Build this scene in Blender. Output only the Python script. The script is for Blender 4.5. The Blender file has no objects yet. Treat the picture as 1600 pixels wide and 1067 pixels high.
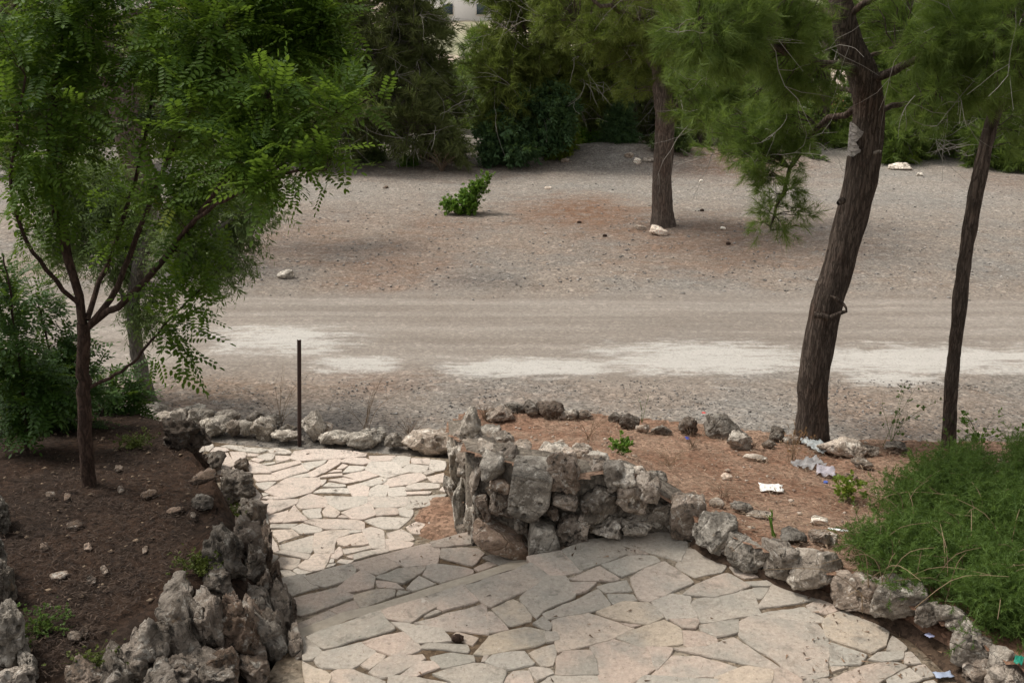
import bpy, math, random
import numpy as np
from mathutils import Vector, noise as mnoise

# ------------------------------------------------------------------ camera, sky, sun, exposure
SC = bpy.context.scene
COL = SC.collection
CAMZ, PITCH, FPX = 4.0, math.radians(18.9), 1555.0
cam_d = bpy.data.cameras.new("camera"); cam = bpy.data.objects.new("camera", cam_d); COL.objects.link(cam)
cam.location = (0, 0, CAMZ); cam.rotation_euler = (math.pi/2 - PITCH, 0, 0)
cam_d.sensor_width = 36.0; cam_d.lens = 36.0*FPX/1600.0
cam_d.clip_start = 0.05; cam_d.clip_end = 2000
SC.camera = cam
SUN_EL, SUN_AZ = math.radians(58), math.radians(-70)      # azimuth from +Y towards +X
W = bpy.data.worlds.new("World"); SC.world = W; W.use_nodes = True
wn = W.node_tree; wn.nodes.clear()
sky = wn.nodes.new('ShaderNodeTexSky'); sky.sky_type = 'NISHITA'; sky.sun_disc = False
sky.sun_elevation = SUN_EL; sky.sun_rotation = SUN_AZ; sky.dust_density = 4.0; sky.air_density = 1.0
hsv = wn.nodes.new('ShaderNodeHueSaturation'); hsv.inputs['Saturation'].default_value = 0.04   # thin bright overcast
wbg = wn.nodes.new('ShaderNodeBackground'); wbg.inputs['Strength'].default_value = 0.135
wo = wn.nodes.new('ShaderNodeOutputWorld')
wn.links.new(sky.outputs[0], hsv.inputs['Color']); wn.links.new(hsv.outputs[0], wbg.inputs['Color']); wn.links.new(wbg.outputs[0], wo.inputs[0])
sl = bpy.data.lights.new("sun", 'SUN'); sl.energy = 2.0; sl.angle = math.radians(12); sl.color = (1.0, .93, .83)
so = bpy.data.objects.new("sun", sl); COL.objects.link(so); so.location = (-20, 5, 30)
sd = Vector((math.sin(SUN_AZ)*math.cos(SUN_EL), math.cos(SUN_AZ)*math.cos(SUN_EL), math.sin(SUN_EL)))
so.rotation_euler = (-sd).to_track_quat('-Z', 'Y').to_euler()
SC.view_settings.view_transform = 'Standard'; SC.view_settings.look = 'None'
SC.view_settings.gamma = 1.0; SC.view_settings.use_curve_mapping = False
SC.view_settings.exposure = 0.28
SC.render.engine = 'CYCLES'
SC.cycles.max_bounces = 6; SC.cycles.transparent_max_bounces = 8

# ------------------------------------------------------------------ helpers
rng = np.random.default_rng(7); random.seed(7)
FW = np.array([0, math.cos(PITCH), -math.sin(PITCH)]); UP = np.array([0, math.sin(PITCH), math.cos(PITCH)])
C0 = np.array([0, 0, CAMZ])
def ray(px, py):
    return FW + np.array([(px-800)/FPX, 0, 0]) + UP*((533.5-py)/FPX)
def P(px, py, z):                      # point of a level seen at a photo pixel
    d = ray(px, py); return C0 + d*((z-CAMZ)/d[2])
def PY(px, py, y):                     # point at a distance y
    d = ray(px, py); return C0 + d*(y/d[1])
def depth(p): return float((np.asarray(p)-C0) @ FW)

def inpoly(x, y, poly):
    c = False; n = len(poly); j = n-1
    for i in range(n):
        xi, yi = poly[i][0], poly[i][1]; xj, yj = poly[j][0], poly[j][1]
        if (yi > y) != (yj > y) and x < (xj-xi)*(y-yi)/(yj-yi)+xi: c = not c
        j = i
    return c

Z_LL, Z_TE, Z_TR, Z_UL = .05, .27, .49, .71
UL = [P(x, y, Z_UL)[:2] for x, y in [(440,1000),(462,993),(534,966),(590,952),(734,907),(824,877),(884,856),(977,834),(1040,820),(1110,840),(1160,868),(1220,888),(1320,910),(1420,950),(1500,995),(1570,1067),(1640,1130),(1800,1500),(300,1500),(400,1067)]]
TR = [P(x, y, Z_TR)[:2] for x, y in [(400,912),(436,905),(534,881),(716,834),(742,829),(830,858),(920,870),(920,935),(480,1110),(380,1110)]]
TE = [P(x, y, Z_TE)[:2] for x, y in [(330,790),(404,782),(464,778),(517,774),(634,774),(702,769),(760,835),(760,890),(430,980),(300,980)]]
LL = [P(x, y, Z_LL)[:2] for x, y in [(270,682),(330,688),(430,697),(560,702),(700,714),(730,716),(730,810),(300,850),(240,740)]]
LP = [(-1.0,3.9),(-1.05,4.25),(-1.345,5.0),(-1.58,5.52),(-1.96,6.18),(-2.29,6.86),(-2.6,7.5),(-2.95,8.05),(-3.6,8.7),(-6,9.2),(-13,9.8),(-13,.6),(-1.0,.6)]
NEAR = [(-.33,6.12),(.13,5.86),(.42,5.72),(.73,5.74),(1.09,5.70),(1.24,5.46),(1.54,5.2),(1.85,4.95),(2.12,4.68),(2.34,4.37),(2.5,4.1),(2.62,3.6),(2.75,2.0),(2.8,.6)]
RB = NEAR + [(10,.6),(10,7.6),(6,7.9),(3.4,7.98),(2.8,8.0),(1.93,8.35),(1.0,8.6),(.2,8.75),(-.35,8.75),(-.6,8.4)]
LPI = [tuple(P(x, y, .95)[:2]) for x, y in [(40,1150),(110,1062),(190,985),(262,925),(318,880),(318,840),(340,790),(326,745),(296,700)]]+[(-2.95,7.8),(-3.5,8.45),(-6,9.0),(-13,9.6),(-13,.6),(-2.2,.6)]
def seg_d(x, y, line):
    best = 9
    for a, b in zip(line[:-1], line[1:]):
        dx, dy = b[0]-a[0], b[1]-a[1]; t = min(1, max(0, ((x-a[0])*dx+(y-a[1])*dy)/(dx*dx+dy*dy+1e-9)))
        best = min(best, math.hypot(x-a[0]-t*dx, y-a[1]-t*dy))
    return best
def rbz(x, y):
    yn = np.interp(x, [p[0] for p in NEAR[:11]], [p[1] for p in NEAR[:11]])
    t = min(1, max(0, (8.3-y)/(8.3-yn)))
    t = t*t*(3-2*t)*.4+t*.6
    return .33 + (.80-.22*smooth(.7, 1.15, x))*t
def lpz(x, y):
    t = min(1, max(0, (y-6.0)/2.6)); z = .95-.5*t
    if x > -4.2 and not inpoly(x, y, LPI):
        a, b = seg_d(x, y, LPI[:10]), seg_d(x, y, LP[:9]); k = a/(a+b+1e-6); z = z+.04-.50*k*k*(1 if y < 7 else .5)
    return z
def wavy(x, y, s=1.0): return mnoise.noise(Vector((x*s, y*s, 3.3)))
def smooth(a, b, v):
    t = min(1, max(0, (v-a)/(b-a))); return t*t*(3-2*t)
def gz(x, y):                          # gravel lot, bank beyond it, valley and far slope
    z = .05*wavy(x, y, .35) if y > 9.5 else 0
    edge = 25.3 + .8*wavy(x, 0, .25)
    z += .16*smooth(edge-.6, edge+1.2, y)*(.5+.8*max(0, wavy(x, 9, .45)+.35))
    z += .40*math.exp(-((x-2.6)/1.8)**2-((y-26.4)/1.2)**2)+.22*math.exp(-((x-6.2)/1.8)**2-((y-26.2)/1.2)**2)
    z -= 5.0*smooth(30, 60, y)
    if y > 90: z += 70*smooth(90, 420, y)*(1+.15*wavy(x, y, .01))
    return z
def terr(x, y):
    if y < 10:
        if inpoly(x, y, LP): return lpz(x, y)
        if inpoly(x, y, RB): return rbz(x, y)
        if inpoly(x, y, UL): return Z_UL
        if inpoly(x, y, TR): return Z_TR
        if inpoly(x, y, TE): return Z_TE
        if inpoly(x, y, LL): return Z_LL
        return -.02
    return gz(x, y)
def hit(px, py):
    d = ray(px, py); d = d/np.linalg.norm(d); t = 2.0; st = .06
    while t < 300:
        p = C0+d*t
        if p[2] < terr(p[0], p[1]):
            a, b = t-st, t
            for _ in range(12):
                m = (a+b)/2; q = C0+d*m
                if q[2] < terr(q[0], q[1]): b = m
                else: a = m
            return C0+d*b
        st = .06 if t < 14 else .3
        t += st
    return C0+d*t

class MB:                              # collects numpy geometry, links it as one mesh
    def __init__(s): s.V = []; s.F3 = []; s.F4 = []; s.T = []; s.n = 0
    def add(s, V, F, tint=None):
        V = np.asarray(V, float); F = np.asarray(F, np.int64)
        (s.F3 if F.shape[1] == 3 else s.F4).append(F+s.n)
        s.V.append(V); s.T.append(np.full(len(V), rng.random()) if tint is None else (np.full(len(V), tint) if np.isscalar(tint) else tint))
        s.n += len(V)
    def mesh(s, name, mat, smooth_=False):
        me = bpy.data.meshes.new(name)
        if s.n == 0: return me
        V = np.concatenate(s.V).astype(np.float32)
        f3 = np.concatenate(s.F3) if s.F3 else np.zeros((0, 3), np.int64)
        f4 = np.concatenate(s.F4) if s.F4 else np.zeros((0, 4), np.int64)
        loops = np.concatenate([f3.ravel(), f4.ravel()]).astype(np.int32)
        tot = np.concatenate([np.full(len(f3), 3), np.full(len(f4), 4)]).astype(np.int32)
        start = np.concatenate([[0], np.cumsum(tot)[:-1]]).astype(np.int32)
        me.vertices.add(len(V)); me.vertices.foreach_set('co', V.ravel())
        me.loops.add(len(loops)); me.loops.foreach_set('vertex_index', loops)
        me.polygons.add(len(tot)); me.polygons.foreach_set('loop_start', start); me.polygons.foreach_set('loop_total', tot)
        if smooth_: me.polygons.foreach_set('use_smooth', np.ones(len(tot), bool))
        me.update(calc_edges=True)
        a = me.attributes.new('tint', 'FLOAT', 'POINT'); a.data.foreach_set('value', np.concatenate(s.T).astype(np.float32))
        if mat: me.materials.append(mat)
        return me
    def obj(s, name, mat, parent=None, smooth_=False, stuff=False):
        o = bpy.data.objects.new(name, s.mesh(name, mat, smooth_)); COL.objects.link(o)
        if parent is not None:
            o.parent = parent; o.matrix_parent_inverse = parent.matrix_basis.inverted()
        if stuff: o['kind'] = 'stuff'
        return o
def tag(o, label, cat, group=None):
    o['label'] = label; o['category'] = cat
    if group: o['group'] = group
    return o
def thing(name, label, cat, loc, group=None):
    o = bpy.data.objects.new(name, None); o.empty_display_size = .2; COL.objects.link(o)
    o.location = [float(v) for v in loc]
    return tag(o, label, cat, group)

def tube(pts, rad, sides=6):
    pts = np.asarray(pts, float); n = len(pts); rad = np.broadcast_to(np.asarray(rad, float), (n,))
    t = np.gradient(pts, axis=0); t /= np.linalg.norm(t, axis=1)[:, None]+1e-9
    ref = np.array([.31, .9, .2]) if abs(t[0][2]) > .5 else np.array([.1, .2, 1.0])
    u = np.cross(t, ref); u /= np.linalg.norm(u, axis=1)[:, None]+1e-9
    v = np.cross(t, u)
    a = np.linspace(0, 2*np.pi, sides, endpoint=False)
    V = pts[:, None]+rad[:, None, None]*(np.cos(a)[None, :, None]*u[:, None]+np.sin(a)[None, :, None]*v[:, None])
    i = np.arange(n-1)[:, None]*sides; j = np.arange(sides)[None]; k = (j+1) % sides
    F = np.stack([i+j, i+k, i+sides+k, i+sides+j], -1).reshape(-1, 4)
    return V.reshape(-1, 3), F
def spline(pts, n):
    pts = np.asarray(pts, float); k = len(pts)
    t = np.linspace(0, k-1, n); out = []
    for tt in t:
        i = min(int(tt), k-2); f = tt-i
        p0 = pts[max(i-1, 0)]; p1 = pts[i]; p2 = pts[i+1]; p3 = pts[min(i+2, k-1)]
        out.append(.5*((2*p1)+(-p0+p2)*f+(2*p0-5*p1+4*p2-p3)*f*f+(-p0+3*p1-3*p2+p3)*f**3))
    return np.array(out)

# ------------------------------------------------------------------ materials
class N:
    def __init__(s, name):
        s.m = bpy.data.materials.new(name); s.m.use_nodes = True; s.t = s.m.node_tree; s.t.nodes.clear()
        s.out = s.t.nodes.new('ShaderNodeOutputMaterial'); s._co = None
    def new(s, k, **kw):
        n = s.t.nodes.new(k)
        for a, b in kw.items(): setattr(n, a, b)
        return n
    def put(s, sock, v):
        if hasattr(v, 'is_linked') or isinstance(v, bpy.types.NodeSocket): s.t.links.new(v, sock)
        elif isinstance(v, (tuple, list)) and len(v) == 3 and sock.type == 'RGBA': sock.default_value = (*v, 1)
        else: sock.default_value = v
    def co(s):
        if s._co is None: s._co = s.new('ShaderNodeTexCoord').outputs['Object']
        return s._co
    def scaled(s, sc, co=None):
        n = s.new('ShaderNodeMapping'); n.inputs['Scale'].default_value = sc; s.put(n.inputs[0], co or s.co()); return n.outputs[0]
    def noise(s, sc, det=4, rough=.55, dist=0, co=None):
        n = s.new('ShaderNodeTexNoise'); n.inputs['Scale'].default_value = sc; n.inputs['Detail'].default_value = det
        n.inputs['Roughness'].default_value = rough; n.inputs['Distortion'].default_value = dist
        s.put(n.inputs['Vector'], co or s.co()); return n.outputs[0]
    def vor(s, sc, feat='F1', co=None, out='Distance', rnd=1.0):
        n = s.new('ShaderNodeTexVoronoi', feature=feat); n.inputs['Scale'].default_value = sc; n.inputs['Randomness'].default_value = rnd
        s.put(n.inputs['Vector'], co or s.co()); return n.outputs[out]
    def math(s, op, a, b=0.0, c=None, clamp=False):
        n = s.new('ShaderNodeMath', operation=op, use_clamp=clamp); s.put(n.inputs[0], a); s.put(n.inputs[1], b)
        if c is not None: s.put(n.inputs[2], c)
        return n.outputs[0]
    def ramp(s, v, a, b, lo=0.0, hi=1.0):
        n = s.new('ShaderNodeMapRange', interpolation_type='SMOOTHSTEP'); s.put(n.inputs[0], v)
        for i, x in zip((1, 2, 3, 4), (a, b, lo, hi)): n.inputs[i].default_value = x
        return n.outputs[0]
    def mix(s, f, a, b, mode='MIX'):
        n = s.new('ShaderNodeMix', data_type='RGBA', blend_type=mode); s.put(n.inputs[0], f); s.put(n.inputs[6], a); s.put(n.inputs[7], b); return n.outputs[2]
    def mul(s, col, v):
        n = s.new('ShaderNodeVectorMath', operation='SCALE'); s.put(n.inputs[0], col); s.put(n.inputs[3], v); return n.outputs[0]
    def attr(s, name, typ='GEOMETRY'):
        return s.new('ShaderNodeAttribute', attribute_name=name, attribute_type=typ).outputs['Fac']
    def rnd(s): return s.new('ShaderNodeObjectInfo').outputs['Random']
    def bump(s, h, st=.5, dist=.01, nrm=None):
        n = s.new('ShaderNodeBump'); n.inputs['Strength'].default_value = st; n.inputs['Distance'].default_value = dist
        s.put(n.inputs['Height'], h)
        if nrm is not None: s.put(n.inputs['Normal'], nrm)
        return n.outputs[0]
    def bsdf(s, col, rough=.85, nrm=None, spec=.3):
        n = s.new('ShaderNodeBsdfPrincipled'); s.put(n.inputs['Base Color'], col); s.put(n.inputs['Roughness'], rough)
        n.inputs['Specular IOR Level'].default_value = spec
        if nrm is not None: s.put(n.inputs['Normal'], nrm)
        return n.outputs[0]
    def done(s, sh): s.t.links.new(sh, s.out.inputs[0]); return s.m

def leaf_mat(name, dark, light, trans=.35, extra=None):
    n = N(name); t = n.attr('tint')
    c = n.mix(t, dark, light)
    if extra is not None: c = n.mix(n.ramp(t, .93, .97), c, extra)
    b = n.bsdf(c, .55, spec=.25)
    tr = n.new('ShaderNodeBsdfTranslucent'); n.put(tr.inputs[0], n.mix(.5, c, (.20, .29, .035)))
    mx = n.new('ShaderNodeMixShader'); mx.inputs[0].default_value = trans
    n.t.links.new(b, mx.inputs[1]); n.t.links.new(tr.outputs[0], mx.inputs[2])
    return n.done(mx.outputs[0])

def px_blob(n, x0, x1, y0, y1, z=0.0, soft=(1.35, .45), nz=None, amt=.9):
    a = P(x0, (y0+y1)/2, z); b = P(x1, (y0+y1)/2, z); c = P((x0+x1)/2, y0, z); d = P((x0+x1)/2, y1, z)
    cx, cy, rx, ry = (a[0]+b[0])/2, (c[1]+d[1])/2, abs(b[0]-a[0])/2, abs(c[1]-d[1])/2
    sep = n.new('ShaderNodeSeparateXYZ'); n.put(sep.inputs[0], n.co())
    ux = n.math('MULTIPLY', n.math('SUBTRACT', sep.outputs[0], cx), 1/rx)
    uy = n.math('MULTIPLY', n.math('SUBTRACT', sep.outputs[1], cy), 1/ry)
    r = n.math('SQRT', n.math('ADD', n.math('MULTIPLY', ux, ux), n.math('MULTIPLY', uy, uy)))
    if nz is not None: r = n.math('ADD', r, n.math('MULTIPLY', n.math('SUBTRACT', nz, .5), amt*2))
    return n.ramp(r, soft[0], soft[1])

def mat_ground():
    n = N('gravel'); sep = n.new('ShaderNodeSeparateXYZ'); n.put(sep.inputs[0], n.co()); y = sep.outputs[1]
    big = n.noise(.55, 5, .6); med = n.noise(2.3, 5, .65); fine = n.noise(40, 3, .7)
    streak = n.noise(1.0, 5, .6, co=n.scaled((.12, 2.6, 1)))
    peb = n.vor(38, out='Color'); pebs = n.new('ShaderNodeSeparateColor'); n.put(pebs.inputs[0], peb)
    peb2 = n.vor(17, out='Color'); pebs2 = n.new('ShaderNodeSeparateColor'); n.put(pebs2.inputs[0], peb2)
    col = n.mix(n.ramp(big, .38, .62), (.222, .202, .178), (.255, .215, .178))
    col = n.mix(n.ramp(med, .45, .75, 0, .55), col, (.19, .135, .098))
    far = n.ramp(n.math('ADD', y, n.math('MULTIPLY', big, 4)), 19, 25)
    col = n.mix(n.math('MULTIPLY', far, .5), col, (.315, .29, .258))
    med2 = n.noise(1.5, 7, .72, dist=.5, co=n.scaled((.55, 1.1, 1)))
    # rusty needle litter
    mott = n.ramp(n.noise(5.5, 7, .75, dist=.4, co=n.scaled((.7, 1.2, 1))), .36, .6, .35, 1.0)
    def red(x0, x1, y0, y1, k, c=(.18, .095, .055)):
        nonlocal col
        col = n.mix(n.math('MULTIPLY', n.math('MULTIPLY', px_blob(n, x0, x1, y0, y1, nz=med2, soft=(1.6, .2), amt=1.1), k), mott), col, c)
    red(800, 1020, 308, 360, 1.0); red(940, 1280, 340, 425, .65); red(500, 720, 380, 470, .55); red(470, 660, 568, 612, .75)
    red(180, 470, 560, 660, .65, (.20, .125, .08)); red(380, 560, 330, 420, .35); red(400, 980, 248, 285, .6, (.15, .10, .07))
    red(1020, 1280, 236, 286, .8, (.17, .095, .06)); red(1290, 1400, 590, 700, .3); red(1500, 1700, 262, 310, .6, (.16, .10, .07))
    red(420, 1000, 300, 440, .35, (.20, .13, .09)); red(1080, 1420, 320, 440, .35, (.20, .135, .095)); red(560, 1250, 585, 640, .3, (.21, .14, .10)); red(1320, 1700, 585, 690, .4, (.21, .15, .11)); red(700, 840, 425, 460, .6, (.10, .095, .09)); red(410, 620, 615, 690, .6, (.12, .105, .095)); red(1050, 1240, 605, 665, .5, (.24, .235, .22))
    red(860, 1000, 236, 275, .7, (.16, .15, .14)); red(640, 760, 330, 372, .4)
    # wheel-smoothed road with streaks
    yy = n.math('ADD', y, n.math('MULTIPLY', n.math('SUBTRACT', big, .5), 1.6))
    road = n.math('MULTIPLY', n.ramp(yy, 10.0, 10.9), n.ramp(yy, 14.4, 13.3))
    rc = n.mix(n.ramp(streak, .35, .65), (.225, .192, .162), (.31, .272, .235))
    col = n.mix(n.math('MULTIPLY', road, .85), col, rc)
    # chalky worn patches
    crn = n.noise(3.4, 7, .68, co=n.scaled((.45, 1.25, 1))); 
    ch = None
    for (x0, x1, y0, y1) in [(300,580,512,560),(470,640,556,586),(640,1010,556,592),(880,1330,526,594),(1150,1720,532,592),(1280,1500,575,605)]:
        b = px_blob(n, x0, x1, y0, y1, nz=crn, soft=(1.3, .2), amt=.9)
        ch = b if ch is None else n.math('MAXIMUM', ch, b)
    gritty = n.ramp(fine, .32, .5)
    gr2 = n.noise(9, 6, .75, co=n.scaled((.35, 1.6, 1)))
    ch = n.ramp(n.math('ADD', ch, n.math('ADD', n.math('MULTIPLY', n.math('SUBTRACT', gr2, .5), 2.0), n.math('MULTIPLY', n.math('SUBTRACT', streak, .5), 1.2))), .12, 1.0)
    ch = n.math('MULTIPLY', ch, n.math('MULTIPLY_ADD', gritty, .45, .5))
    col = n.mix(n.math('MULTIPLY', ch, .86), col, n.mix(crn, (.46, .435, .395), (.61, .585, .545)))
    k = n.math('MULTIPLY_ADD', pebs.outputs[0], .75, .62)
    k = n.math('MULTIPLY', k, n.math('MULTIPLY_ADD', n.ramp(pebs2.outputs[1], .82, .95), .35, .95))
    flat = n.math('MAXIMUM', n.math('MULTIPLY', road, .6), ch)
    km = n.new('ShaderNodeMix', data_type='FLOAT'); n.put(km.inputs[0], flat); n.put(km.inputs[2], k); km.inputs[3].default_value = 1.0
    col = n.mul(col, km.outputs[0])
    hillf = n.ramp(y, 60, 110)
    hc = n.mix(n.ramp(n.noise(.05, 4), .42, .6), (.60, .47, .39), (.30, .29, .19))
    col = n.mix(hillf, col, hc)
    h = n.math('ADD', n.math('MULTIPLY', pebs.outputs[1], .6), n.math('MULTIPLY', fine, .7))
    return n.done(n.bsdf(col, .92, n.bump(h, .55, .012), spec=.15))

def mat_soil(name, c0, c1, c2, s=1.0):
    n = N(name); big = n.noise(1.6, 5, .6); fine = n.noise(26*s, 6, .72); v = n.vor(42*s, out='Color')
    sep = n.new('ShaderNodeSeparateColor'); n.put(sep.inputs[0], v)
    st = n.noise(9, 4, .7, co=n.scaled((1, 5, 1)))
    col = n.mix(n.ramp(big, .38, .62), c0, c1); col = n.mix(n.ramp(fine, .5, .72), col, c2)
    col = n.mix(n.ramp(st, .6, .75, 0, .5), col, c1)
    col = n.mul(col, n.math('MULTIPLY_ADD', sep.outputs[0], .8, .6))
    h = n.math('ADD', fine, n.math('MULTIPLY', sep.outputs[1], .5))
    return n.done(n.bsdf(col, .95, n.bump(h, .9, .02), spec=.1))

def mat_flag():
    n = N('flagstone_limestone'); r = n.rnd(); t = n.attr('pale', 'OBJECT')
    off = n.new('ShaderNodeVectorMath', operation='ADD'); n.put(off.inputs[0], n.co())
    cmb = n.new('ShaderNodeCombineXYZ'); n.put(cmb.inputs[0], n.math('MULTIPLY', r, 37)); n.put(cmb.inputs[1], n.math('MULTIPLY', r, 91)); n.put(off.inputs[1], cmb.outputs[0])
    co = off.outputs[0]
    big = n.noise(2.4, 6, .62, co=co); fine = n.noise(32, 5, .75, co=co); blot = n.noise(7, 6, .72, dist=.4, co=co)
    grey, pink, yel = (.360, .310, .254), (.42, .328, .264), (.44, .36, .268)
    col = n.mix(n.ramp(r, .25, .55), grey, pink); col = n.mix(n.ramp(r, .80, .92), col, yel)
    col = n.mix(n.ramp(big, .42, .62, 0, .9), col, (.275, .255, .215))
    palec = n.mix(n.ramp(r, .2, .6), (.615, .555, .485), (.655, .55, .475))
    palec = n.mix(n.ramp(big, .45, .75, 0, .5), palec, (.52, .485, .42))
    col = n.mix(t, col, palec)  # paler per level: stone tone plus open-sky brightness put into the colour
    col = n.mix(n.ramp(blot, .54, .68, 0, .6), col, (.19, .165, .135)); dirt = n.noise(4.5, 7, .78, dist=.8, co=n.co()); col = n.mix(n.ramp(dirt, .56, .72, 0, .6), col, (.17, .125, .085))
    col = n.mix(n.ramp(blot, .36, .27, 0, .5), col, (.60, .55, .48))
    spk = n.noise(48, 4, .8, co=co); col = n.mix(n.ramp(spk, .56, .68, 0, .6), col, (.15, .13, .105)); col = n.mix(n.ramp(spk, .42, .32, 0, .4), col, (.62, .57, .49))
    col = n.mul(col, n.math('MULTIPLY_ADD', fine, .9, .55))
    h = n.math('ADD', n.math('MULTIPLY', fine, .6), n.math('ADD', blot, n.math('MULTIPLY', big, .8)))
    return n.done(n.bsdf(col, .88, n.bump(h, .75, .016), spec=.2))

def mat_rock():
    n = N('karst_limestone'); r = n.rnd(); tone = n.attr('tone', 'OBJECT'); warm = n.attr('warm', 'OBJECT')
    off = n.new('ShaderNodeVectorMath', operation='ADD'); n.put(off.inputs[0], n.co())
    cmb = n.new('ShaderNodeCombineXYZ'); n.put(cmb.inputs[0], n.math('MULTIPLY', r, 53)); n.put(cmb.inputs[2], n.math('MULTIPLY', r, 71)); n.put(off.inputs[1], cmb.outputs[0])
    co = off.outputs[0]
    a = n.noise(5, 7, .68, dist=.6, co=co); b = n.noise(14, 6, .75, dist=.3, co=co); f = n.noise(55, 4, .75, co=co)
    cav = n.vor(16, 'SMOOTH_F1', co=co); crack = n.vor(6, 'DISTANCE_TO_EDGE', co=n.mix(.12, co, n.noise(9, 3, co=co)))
    col = n.mix(n.ramp(a, .42, .58), (.47, .43, .37), (.21, .19, .16))
    br = n.mix(n.ramp(a, .4, .6), (.40, .29, .22), (.22, .15, .105))
    col = n.mix(warm, col, br)
    col = n.mix(n.math('MULTIPLY', n.ramp(b, .53, .64, 0, .85), n.ramp(tone, 1.55, 1.0, .15, 1)), col, (.075, .068, .058))
    col = n.mix(n.ramp(b, .47, .35, 0, .85), col, (.70, .645, .565)); col = n.mix(n.ramp(n.noise(22, 5, .8, co=co), .60, .68, 0, .7), col, (.10, .085, .07))
    col = n.mix(n.ramp(n.noise(9, 5, .7, co=co), .62, .7, 0, .6), col, (.30, .20, .12))
    pit = n.math('MULTIPLY', n.ramp(cav, .30, .10), n.ramp(n.noise(4, 3, co=co), .45, .58)); col = n.mix(n.math('MULTIPLY', pit, .75), col, (.07, .06, .05))  # recess darkness painted into the colour, matching the bump pits
    col = n.mul(col, n.math('MULTIPLY', tone, n.math('MULTIPLY_ADD', f, .9, .55)))
    h = n.math('ADD', n.math('MULTIPLY', b, 1.0), n.math('ADD', n.math('MULTIPLY', f, .25), n.math('SUBTRACT', n.math('MULTIPLY', n.ramp(crack, 0, .05), .25), n.math('MULTIPLY', pit, .7))))
    return n.done(n.bsdf(col, .92, n.bump(h, 1.0, .05), spec=.2))

def mat_bark(name, c0, c1, c2, zs=.22, sc=16, dist=.02):
    n = N(name); co = n.scaled((1, 1, zs))
    v = n.vor(sc, 'DISTANCE_TO_EDGE', co=n.mix(.16, co, n.noise(11, 6, .7, co=co))); f = n.noise(sc*1.7, 6, .72, co=co); b = n.noise(3, 4, co=n.co())
    col = n.mix(n.ramp(f, .35, .7), c0, c1); col = n.mix(n.ramp(b, .5, .7, 0, .6), col, c2)
    col = n.mix(n.ramp(v, .11, .0, 0, .5), col, tuple(x*.4 for x in c0)); col = n.mul(col, n.math('MULTIPLY_ADD', n.noise(sc*3, 5, .75, co=co), 1.2, .4))
    h = n.math('ADD', n.ramp(v, 0, .16), n.math('MULTIPLY', f, .9))
    return n.done(n.bsdf(col, .95, n.bump(h, .9, dist), spec=.1))
def mat_plain(name, c, rough=.7, var=.25, sc=30, metal=0):
    n = N(name); f = n.noise(sc, 4, .65); col = n.mul(n.mix(0.0, c, c), n.math('MULTIPLY_ADD', f, var*2, 1-var))
    sh = n.bsdf(col, rough, n.bump(f, .2, .004)); return n.done(sh)
def mat_tint(name, a, b, rough=.85):
    n = N(name); return n.done(n.bsdf(n.mix(n.attr('tint'), a, b), rough, spec=.2))

M_GROUND = mat_ground()
M_BED = mat_soil('needle_strewn_red_soil', (.225, .128, .084), (.32, .21, .148), (.135, .080, .055))
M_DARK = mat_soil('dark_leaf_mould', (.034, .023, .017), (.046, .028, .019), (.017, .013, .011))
M_JOINT = mat_soil('earth_filled_joint', (.135, .094, .060), (.28, .235, .18), (.085, .058, .038))
M_MORTAR = mat_soil('old_mortar', (.17, .145, .12), (.24, .205, .165), (.085, .065, .05))
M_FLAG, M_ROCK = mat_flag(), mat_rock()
M_PBARK = mat_bark('pine_bark', (.20, .158, .13), (.115, .088, .072), (.17, .11, .085), .15, 30)
M_PBARK2 = mat_bark('dark_pine_bark', (.135, .106, .086), (.068, .051, .042), (.115, .07, .052), .15, 30)
M_DBARK = mat_bark('brown_bark', (.085, .055, .042), (.05, .034, .027), (.07, .05, .04), .3, 30, .008)
M_GBARK = mat_bark('pale_grey_bark', (.22, .195, .165), (.12, .10, .085), (.30, .28, .25), .3, 26, .008)
M_TWIG = mat_tint('dead_twig', (.21, .185, .16), (.36, .335, .30))
M_DRY = mat_tint('dry_stem', (.17, .11, .07), (.33, .24, .15))
M_LIT = mat_tint('fallen_needles', (.10, .062, .043), (.38, .28, .195))
M_PEB = mat_tint('loose_pebbles', (.13, .12, .11), (.46, .43, .40))
M_LOCUST = leaf_mat('locust_leaflet', (.028, .072, .008), (.125, .215, .022), .46, (.23, .27, .03))
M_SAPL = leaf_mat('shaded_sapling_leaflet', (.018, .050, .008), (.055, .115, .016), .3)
M_NEEDLE = leaf_mat('pine_needle', (.066, .112, .022), (.21, .285, .07), .44)
M_NEEDLE_O = leaf_mat('olive_pine_needle', (.085, .115, .025), (.245, .285, .07), .46)
M_NEEDLE_D = leaf_mat('dark_pine_needle', (.085, .10, .038), (.23, .255, .105), .46)
M_SHRUB = leaf_mat('dark_shrub_leaf', (.036, .080, .034), (.11, .19, .08), .32)
M_UND = leaf_mat('undergrowth_leaf', (.06, .10, .03), (.17, .23, .07), .42)
M_BRIGHT = leaf_mat('bright_leaf', (.075, .165, .02), (.20, .34, .05), .42)
M_YEL = leaf_mat('yellow_green_leaf', (.10, .17, .02), (.24, .28, .04), .35)
M_WILLOW = leaf_mat('narrow_pale_leaf', (.085, .13, .04), (.20, .26, .10), .35)
M_BROOM = leaf_mat('feathery_green_stem', (.042, .086, .015), (.15, .235, .055), .36)
M_BROWNLEAF = leaf_mat('dead_brown_needle', (.20, .10, .045), (.34, .19, .09), .2)
M_MOSS = leaf_mat('moss_leaf', (.05, .07, .012), (.11, .13, .025), .2)

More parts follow.
